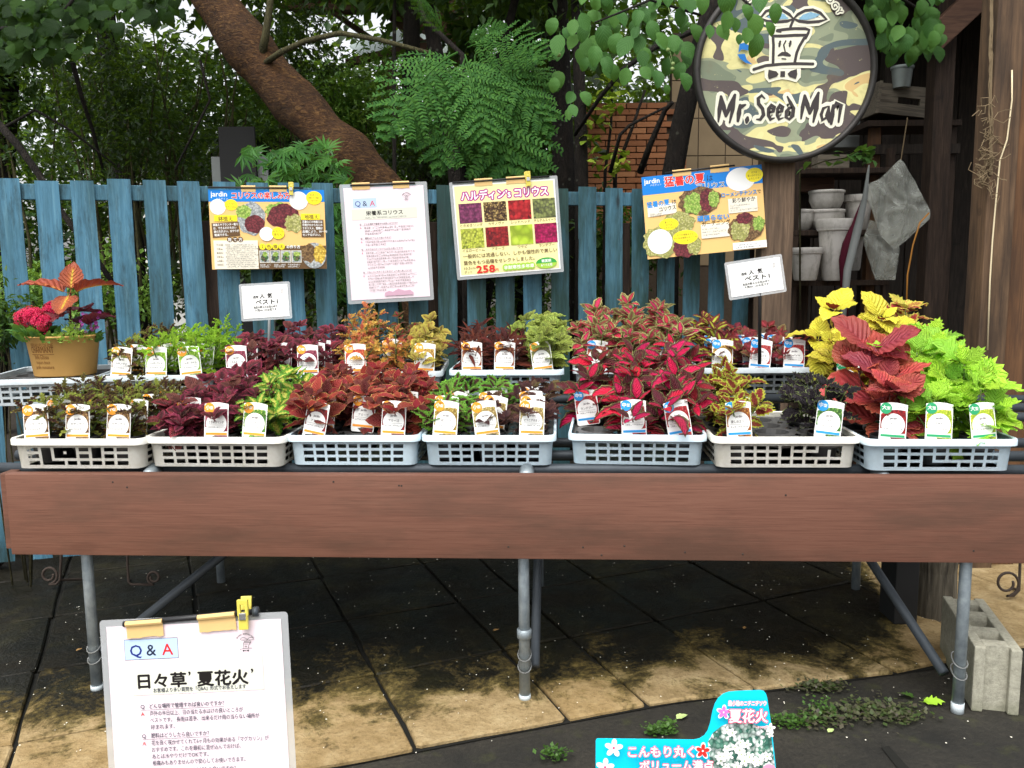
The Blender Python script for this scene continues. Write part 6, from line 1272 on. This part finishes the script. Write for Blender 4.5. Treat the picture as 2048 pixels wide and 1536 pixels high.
# nursery table with trays and a rack glimpsed between the left pickets
nt_ = thing('nursery_table', 'low wooden nursery table behind the left pickets', 'table', T(spot(330, 700, 5.0).x, 5.0, .045)); MB().box((0, 0, .62), (1.5, .5, .04), bev=.004).build('table_top', MATS['roof_timber'], nt_)
for x in (-.68, .68):
    for y in (-.2, .2): MB().box((x, y, .3), (.05, .05, .6)).build('leg', MATS['dark_timber'], nt_)
for i, (px, z, Y) in enumerate(((225, .12, 4.6), (350, .22, 4.6), (440, .10, 4.55), (240, .645, 5.0), (395, .645, 5.0))):
    me = TRM[((), 9, 'grey_plastic')]; q = spot(px, 600, Y); t = thing('plant_tray', ['spare pale tray standing low behind the pickets near the ochre bucket', 'spare pale tray behind the pickets above the lime coleus', 'spare pale tray behind the pickets left of the small white sign', 'empty pale tray on the left end of the nursery table', 'empty pale tray on the middle of the nursery table'][i], 'tray', T(q.x, Y, z if z > .5 else .05) @ RZ(.15)); obj('basket', me, t)
    if z < .5:
        for k in range(1, 5): obj('stacked_basket', me, t, T(0, 0, .09 * k))
# ================================================================== SHED AND PILLAR ON THE RIGHT
sx0 = spot(1590, 400, 6.0).x
sh = thing('garden_shed', 'dark open timber shed behind the round sign', 'shed', T(sx0, 6.0, 0))
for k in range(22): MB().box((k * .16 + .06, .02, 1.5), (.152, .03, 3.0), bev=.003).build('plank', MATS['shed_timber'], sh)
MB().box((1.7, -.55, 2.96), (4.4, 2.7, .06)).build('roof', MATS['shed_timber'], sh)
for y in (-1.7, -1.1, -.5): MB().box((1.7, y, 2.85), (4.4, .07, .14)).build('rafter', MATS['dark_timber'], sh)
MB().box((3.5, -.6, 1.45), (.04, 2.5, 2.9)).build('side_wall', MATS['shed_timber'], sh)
def spost(px, Y, wd, mat='dark_timber', name='post', lean=0):
    a = spot(px, 400, Y) - V((sx0, 6, 0)); MB().box((a.x, a.y, 1.46), (wd, wd, 2.92), bev=.006, mt=T(0, 0, 0)).build(name, MATS[mat], sh)
spost(1868, 4.5, .10); spost(1765, 5.2, .07, 'shed_timber'); spost(1605, 5.0, .08);
# shelf with pots
def boxthing(name, label, cat, px, py, Y, dims, mat, rot=0, bev=.004, part='body'):
    p = spot(px, py, Y); t = thing(name, label, cat, T(p.x, p.y, p.z) @ RZ(rot)); MB().box((0, 0, dims[2] / 2), dims, bev=bev).build(part, MATS[mat], t); return t
sf = thing('pot_shelf', 'rough shelf carrying white pots beside the round sign post', 'shelf', T(spot(1660, 560, 4.75).x, 4.75, .045)); zs = [spot(1660, y, 4.75).z - .045 for y in (560, 462, 342)]
for z in zs: MB().box((0, .02, z - .015), (.52, .34, .028), bev=.003).build('shelf_board', MATS['dark_timber'], sf)
for x in (-.25, .25):
    for y in (-.13, .17): MB().box((x, y, (zs[2] + .1) / 2), (.035, .035, zs[2] + .1)).build('upright', MATS['dark_timber'], sf)
def urn(px, py, Y, r, h, label, prof=None, mat='white_ceramic'):
    p = spot(px, py, Y); t = thing('garden_pot', label, 'pot', T(p.x, p.y, p.z)); pf = prof or [(0, 0), (.62, 0), (.70, .05), (.92, .8), (1.02, .82), (1.04, 1.0), (.94, 1.0), (.86, .82), (0, .8)]
    b = MB().lathe([(a * r, z * h) for a, z in pf], 28); obj('body', smooth_by_angle(b.mesh(MATS[mat]), 40), t); MB().lathe([(r * 1.045, h * .86), (r * 1.065, h * .9), (r * 1.065, h * .98), (r * 1.045, h * 1.0)], 28).build('rim', MATS[mat], t, None, True); return t
bowl = [(0, 0), (.6, 0), (.8, .12), (1.0, .5), (1.0, .86), (1.02, .9), (1.02, 1.0), (.92, 1.0), (.88, .6), (0, .4)]
urn(1652, 461, 4.70, .092, .11, 'wide white bowl pot at the foot of a stack on the shelf', bowl); urn(1652, 421, 4.70, .09, .105, 'wide white bowl pot stacked on another beside the sign post', bowl)
urn(1600, 461, 4.70, .07, .11, 'square-shouldered white pot half hidden by the fence end', bowl); urn(1715, 461, 4.72, .075, .19, 'white flared pot standing right of the bowl stack'); urn(1670, 561, 4.55, .10, .32, 'tall white pot with crest below the bowls'); urn(1610, 561, 4.5, .085, .17, 'pale grey crumpled pot behind the yellow coleus'); urn(1702, 541, 4.9, .07, .3, 'tall white pot behind the red umbrella')
boxthing('seed_box', 'small brown box with printed front on the top shelf', 'box', 1660, 340, 4.7, (.17, .10, .075), 'crate_wood'); boxthing('grey_box', 'dull grey box tucked behind the round sign', 'box', 1650, 300, 5.1, (.32, .2, .16), 'grey_sheet'); boxthing('wooden_box', 'brown box low on the shelf under the round sign', 'box', 1625, 385, 4.85, (.2, .12, .13), 'roof_timber')
# crate with oval hand hole on a rack
ck = thing('wooden_crate', 'grey wooden crate end with an oval hand hole on the shed rack', 'crate', T(spot(1812, 232, 4.7).x, 4.7, spot(1812, 232, 4.7).z) @ RY(.12)); cw, ch_ = .33, .155; 
for z0, z1 in ((0, .058), (.092, ch_)): MB().box((0, 0, (z0 + z1) / 2), (cw, .018, z1 - z0), bev=.002).build('board', MATS['crate_wood'], ck)
for s in (-1, 1): MB().box((s * (cw / 4 + .03), 0, .075), (cw / 2 - .06, .0176, .036)).build('board', MATS['crate_wood'], ck)
for s in (-1, 1): MB().box((s * cw * .49, .09, .08), (.016, .2, .17), bev=.002).build('side', MATS['crate_wood'], ck)
MB().box((0, .1, .004), (cw - .02, .19, .012)).build('base', MATS['dark_timber'], ck)
rk = thing('shed_rack', 'timber rack inside the shed carrying the crate', 'rack', T(spot(1812, 240, 4.78).x, 4.78, .045)); zr_ = spot(1812, 234, 4.7).z - .045
MB().box((0, .04, zr_ - .035), (.5, .3, .03)).build('rack_board', MATS['dark_timber'], rk); MB().box((.02, -.09, zr_ - .17), (.46, .03, .05)).build('cross_bar', MATS['shed_timber'], rk)
for x, m in ((-.19, 'plank_wall'), (.22, 'dark_timber')): MB().box((x, -.05, (zr_ - .05) / 2), (.05, .05, zr_ - .05)).build('upright', MATS[m], rk)
urn(1803, 176, 4.68, .055, .11, 'battered zinc bucket standing on the crate', [(0, 0), (.78, 0), (1.0, 1.0), (.95, 1.0), (.72, .05), (0, .04)], 'zinc')
# hanging plastic bag, a second crumpled one, folded umbrella, wire
def crumple(name, label, cat, pts, Y, mat, depth=.05, seed=1, hook=None):
    q = [spot(x, y, Y) for x, y in pts]; c = sum(q, V()) / len(q); t = thing(name, label, cat, T(c)); r = random.Random(seed); rings = 7; n = 40
    def per(k):
        f = k / n * len(q); i = int(f) % len(q); return q[i].lerp(q[(i + 1) % len(q)], f - int(f)) - c
    b = MB()
    for sg in (-1, 1):
        vs = []
        for j in range(rings + 1):
            s = j / rings
            for k in range(n): p = per(k) * s + V((.02, 0, -.05)) * (1 - s); vs.append(p + V((0, sg * depth * (1 - s ** 2.2) + (.030 * MN.noise(V((p.x * 22, sg * 3 + seed, p.z * 6))) + .014 * MN.noise(V((p.x * 40, seed, p.z * 30)))) * (1 if s < 1 else .4), 0)))
        b.add(vs, [(j * n + k, j * n + (k + 1) % n, (j + 1) * n + (k + 1) % n, (j + 1) * n + k) for j in range(rings) for k in range(n)])
    b.build('bag', MATS[mat], t, None, True)
    if hook: h0 = spot(*hook[0], Y) - c; h1 = spot(*hook[1], Y) - c; MB().tube([h0, h1], .003, 6).build('hanging_string', MATS['dry_vine'], t)
    return t
crumple('plastic_bag', 'clear plastic bag hanging folded in the shed', 'bag', ((1800, 318), (1812, 330), (1860, 420), (1858, 440), (1790, 500), (1760, 470), (1734, 395), (1735, 368), (1760, 358)), 4.4, 'clear_plastic_bag', .05, 1, ((1802, 320), (1815, 235))); crumple('plastic_bag', 'crumpled grey plastic bag below the hanging clear one', 'bag', ((1740, 440), (1780, 450), (1800, 500), (1790, 560), (1750, 560), (1725, 480)), 4.5, 'clear_plastic_bag', .06, 2, ((1750, 442), (1740, 380)))
um = thing('folded_umbrella', 'folded crimson umbrella leaning beside the white pots', 'umbrella', T(spot(1690, 640, 4.4))); q = [p - spot(1690, 640, 4.4) for p in path((1690, 640, 4.4), (1690, 520, 4.42), (1698, 490, 4.43), (1712, 450, 4.45), (1725, 400, 4.46))]
MB().tube(q, [.014, .03, .034, .024, .005], 9).build('canopy', MATS['crimson_cloth'], um, None, True); MB().tube([q[-1], q[-1] + V((.02, 0, .12))], .005, 6).build('tip', MATS['steel'], um)
st_ = thing('pale_stick', 'pale peeling stick wrapped in film leaning by the bag', 'stick', T(spot(1680, 700, 4.3))); o_ = spot(1680, 700, 4.3); MB().tube([p - o_ for p in path((1680, 700, 4.3), (1695, 540, 4.3), (1715, 460, 4.32), (1730, 395, 4.34), (1738, 330, 4.36))], [.012, .02, .022, .014, .004], 8).build('shaft', MATS['grey_sheet'], st_, None, True)
ow = thing('orange_wire', 'thin orange wire curving in front of the shed post', 'wire', T(spot(1812, 640, 4.3))); o_ = spot(1812, 640, 4.3); MB().tube([p - o_ for p in path((1812, 640, 4.3), (1815, 550, 4.3), (1826, 490, 4.3), (1840, 445, 4.3), (1858, 426, 4.32))], .004, 6).build('strand', MATS['orange_wire'], ow, None, True)
# small leafy twig under the round sign
o_ = V((spot(1640, 600, 4.3).x, 4.3, .045)); tg2 = thing('leafy_twig', 'thin twig with fresh leaves below the round sign', 'plant', T(o_)); branch(tg2, o_, ((1600, 620, 4.3), (1600, 340, 4.28), (1650, 322, 4.25), (1690, 316, 4.22), (1722, 300, 4.2)), .005, .002)
for i in range(34): px = pr_.choice((pr_.uniform(1600, 1700), pr_.uniform(1710, 1745))); obj('leaf', leaf_mesh('ovate', pr_.choice((0, 1)), MATS['soft_green']), tg2, leaf_matrix(spot(px, 318 + pr_.uniform(-16, 18) - (12 if px > 1705 else 0), 4.23) - o_, pr_.uniform(0, 6.28), math.radians(pr_.uniform(-50, 20)), pr_.uniform(-.5, .5), pr_.uniform(.04, .06)))
# right-hand pillar and plank wall
PY = 3.35; a = spot(1958, 690, PY); xl = spot(1972, 430, PY).x
pl = thing('timber_pillar', 'weathered brown timber pillar with a pale cord at the right edge', 'pillar', T(xl, PY, 0)); MB().box((.055, .06, 1.6), (.11, .12, 3.2), bev=.006).build('post', MATS['pillar_timber'], pl)
cpts = [p - V((xl, PY, 0)) for p in path((2024, 140, PY - .012), (2024, 200, PY - .012), (2014, 280, PY - .012), (2000, 320, PY - .012), (1992, 400, PY - .012), (1985, 480, PY - .012), (1980, 560, PY - .012), (1975, 700, PY - .012))]; MB().tube(cpts, .003, 6).build('cord', MATS['cord'], pl, None, True)
vr = random.Random(8); b = MB(); q0 = V((xl, PY, 0))
for i in range(46):
    p = spot(vr.uniform(1962, 1985), vr.choice((vr.uniform(210, 380), vr.uniform(260, 380))), PY - .015) - q0; q = [p]
    for k in range(4): q.append(q[-1] + V((vr.uniform(-.03, .035), vr.uniform(-.015, .01), vr.uniform(-.03, .03))))
    b.tube(q, .0018, 4)
for i in range(5): x = vr.uniform(1976, 1984); b.tube([spot(x + vr.uniform(-3, 3), y, PY - .006) - q0 for y in range(-40, 380, 30)], .0022, 4)
b.build('dead_vine', MATS['dry_vine'], pl)
pw = thing('plank_wall', 'brown plank wall beyond the timber pillar', 'wall', T(xl + .112, PY + .05, 0))
for k in range(7): MB().box((.055 + k * .112, .008 * (k % 2), 1.6), (.108, .022, 3.2), bev=.003).build('plank', MATS['plank_wall'], pw)
bb = thing('roof_beam', 'brown roof beam resting on the pillar at the top right', 'beam', T(xl + .05, PY + .06, 3.2)); MB().box((.5, 0, .08), (2.2, .14, .15), bev=.006).build('beam', MATS['roof_timber'], bb)
br = thing('roof_brace', 'brown diagonal brace under the shed roof', 'beam', T(spot(1940, 10, 4.4))); MB().box((0, 0, 0), (.55, .08, .12), mt=RY(-.75), bev=.005).build('brace', MATS['roof_timber'], br)

# ================================================================== ON THE GROUND
A1, B1 = onZ(1942, 1423, 0), onZ(2028, 1430, 0); ux = (B1 - A1).normalized(); uy = V((-ux.y, ux.x, 0)); dvec = onZ(1868, 1157, .19) - onZ(1948, 1281, .19); uy = V((dvec.x, dvec.y, 0)).normalized(); ux = V((uy.y, -uy.x, 0))
cb = thing('concrete_block', 'grey hollow concrete block standing beside the right bench leg', 'block', frame(V((A1.x, A1.y, .001)), ux, uy, V((0, 0, 1)))); bwid, blen, bh = .12, .39, .19
o = MB()
for x in (.0145, bwid - .0145): o.box((x, blen / 2, bh / 2), (.029, blen, bh), bev=.005)
for y, t in ((.04, .042), (.135, .036), (.255, .036), (.35, .042)): o.box((bwid / 2, y, bh / 2 - .0005), (bwid - .057, t, bh - .001))
o.build('block_body', MATS['concrete_block'], cb)
# old timber stump and dark box behind it
p = onZ(1900, 1262, .0); sp_ = thing('old_timber_post', 'rotten grey timber post behind the concrete block', 'post', T(p.x + .0, p.y + .12, 0)); rs_ = random.Random(6); 
MB().tube([(0, 0, -.02 + .05 * k) for k in range(17)], [.075 + rs_.uniform(-.004, .004) for k in range(17)], 12).build('post', MATS['old_stump'], sp_)
p = onZ(1822, 1250, .035); db = thing('dark_crate', 'black upright box beside the rotten timber post', 'box', T(p.x, p.y + .1, .02)); MB().box((0, 0, .31), (.08, .12, .62), bev=.004).build('body', MATS['dark_panel'], db); MB().box((0, 0, .63), (.09, .13, .016), bev=.002).build('lid', MATS['dark_panel'], db)
# wrought-iron stands whose scroll feet show under the board
def scroll(label, foot, cx, cy, rpx, Y, flip, up, n=26, rad=.005, turns=1.35):
    o = V((spot(cx, cy, Y).x, Y, .019)); t = thing('iron_stand', label, 'stand', T(o)); pts = []
    for i in range(n): a = -PI / 2 + 2 * PI * turns * i / n; k = rpx * (1 - .55 * i / n); pts.append(spot(cx - flip * k * math.cos(a + PI), cy - k * math.sin(a), Y) - o)
    s0 = spot(cx + flip * rpx * .2, cy + rpx, Y) - o
    leg = [spot(up[0], up[1] - 120, Y) - o, spot(up[0], up[1], Y) - o, spot(up[0] - flip * 2, cy + rpx * .55, Y) - o, spot(up[0] - flip * rpx * .5, cy + rpx * .98, Y) - o]
    MB().tube(leg + pts[0:], rad, 8).build('scroll_leg', MATS['rust_iron'], t, None, True)
    lo = spot(cx, cy + rpx, Y).z - .034
    MB().tube([leg[2], V((leg[2].x + .05 * flip, .12, 0))], rad, 6).build('foot', MATS['rust_iron'], t)
Ys = onZ(2020, 1192, .036).y; scroll('rusty iron stand with a curled foot beyond the concrete block', None, 2014, 1166, 26, Ys, 1, (2040, 1130)); Ys = onZ(300, 1172, .036).y; scroll('rusty iron stand with a looped foot under the left half of the bench', None, 308, 1155, 14, Ys, -1, (255, 1125)); Ys = onZ(95, 1172, .036).y; scroll('rusty iron stand with a hooked foot at the left end under the bench', None, 98, 1150, 18, Ys, 1, (122, 1120))
# litter
lr = random.Random(77); b = MB()
for i in range(420):
    x, y = lr.uniform(-1.7, 1.6), lr.uniform(2.05, 3.7); onslab = (V((x, y, 0)).dot(PB) > edge_b(V((x, y, 0)).dot(PA)) + .01); z = .0215 if onslab else .003; s = lr.uniform(.0012, .0034); a = lr.uniform(0, 6.28); q = [(x + s * math.cos(a + k * 1.26) * (1 if k % 2 else .6), y + s * math.sin(a + k * 1.26), z + .0006) for k in range(5)]
    b.add(q + [(x, y, z + .0022)], [(k, (k + 1) % 5, 5) for k in range(5)])
b.build('fallen_petals', MATS['petal_white'], kind='stuff')
def fallen(px, py, L, az, mat, label, shape='toothed', z=.0225):
    p = onZ(px, py, z); t = tag(obj('fallen_leaf', leaf_mesh(shape, 2, MATS[mat]), None, leaf_matrix(p, az, .05, 0, L)), label, 'leaf'); return t
fallen(1840, 1402, .055, -.4, 'lime_leaf', 'bright lime fallen leaf beside the right bench leg', 'lobed', .004); fallen(1834, 1394, .045, 2.9, 'weed_green', 'darker green fallen leaf touching the lime one', 'lobed', .008); fallen(1350, 1438, .035, .3, 'pale_leaf', 'pale green fallen leaf behind the turquoise sign', 'ovate', .004); fallen(985, 1262, .022, .2, 'dead_leaf', 'tan dead leaf on the black paving left of the middle leg', 'ovate'); fallen(1066, 1280, .016, .1, 'lime_leaf', 'tiny green leaf scrap right of the middle leg', 'ovate'); fallen(1488, 1258, .016, 1.2, 'dead_leaf', 'tan dead leaf on the black paving under the mostly empty tray', 'ovate'); fallen(150, 1302, .02, .5, 'dead_leaf', 'tan dead leaf beside the left bench leg', 'ovate'); fallen(1655, 1465, .022, .5, 'pale_leaf', 'round pale leaf below the purple weeds', 'ovate', .004)
def weeds(name, label_mat, spots, n, size, seed, h=.02):
    r = random.Random(seed); b = MB()
    for i in range(n):
        px, py, rx, ry = r.choice(spots); p = onZ(px + r.gauss(0, .45) * rx, py + r.gauss(0, .45) * ry, .002); hh = r.uniform(.004, h); y = V((r.uniform(-1, 1), r.uniform(-1, 1), r.uniform(-.1, .6))).normalized(); x = y.cross(V((0, 0, 1))).normalized(); s = size * r.uniform(.6, 1.3); c = p + V((0, 0, hh))
        b.add([c, c + y * s * .5 + x * s * .4, c + y * s, c + y * s * .5 - x * s * .4], [(0, 1, 2, 3)])
    b.build(name, MATS[label_mat], kind='stuff')
weeds('purple_weeds', 'weed_leaves', ((1650, 1440, 80, 22), (1740, 1425, 80, 26), (1800, 1435, 60, 22), (1640, 1380, 60, 10)), 1100, .014, 1); weeds('green_weeds', 'weed_green', ((1335, 1465, 22, 14), (1310, 1470, 24, 8), (1640, 1430, 40, 20), (1590, 1455, 40, 10), (1110, 1520, 30, 10), (1560, 1450, 50, 8)), 620, .012, 2, .03)
sg = thing('drain_slot', 'dark narrow slot in the concrete at the lower right', 'drain', T(onZ(1790, 1520, .004))); q = [onZ(*k, .004) - onZ(1790, 1520, .004) for k in ((1762, 1494), (1778, 1492), (1840, 1560), (1815, 1560))]; MB().add([tuple(v) for v in q], [(3, 2, 1, 0)]).build('opening', MATS['joint_soil'], sg)
cnt = {}
for o in bpy.data.objects:
    if o.parent is None and 'group' in o: cnt.setdefault(o['group'], []).append(o)
for os_ in cnt.values():
    if len(os_) == 1: del os_[0]['group']
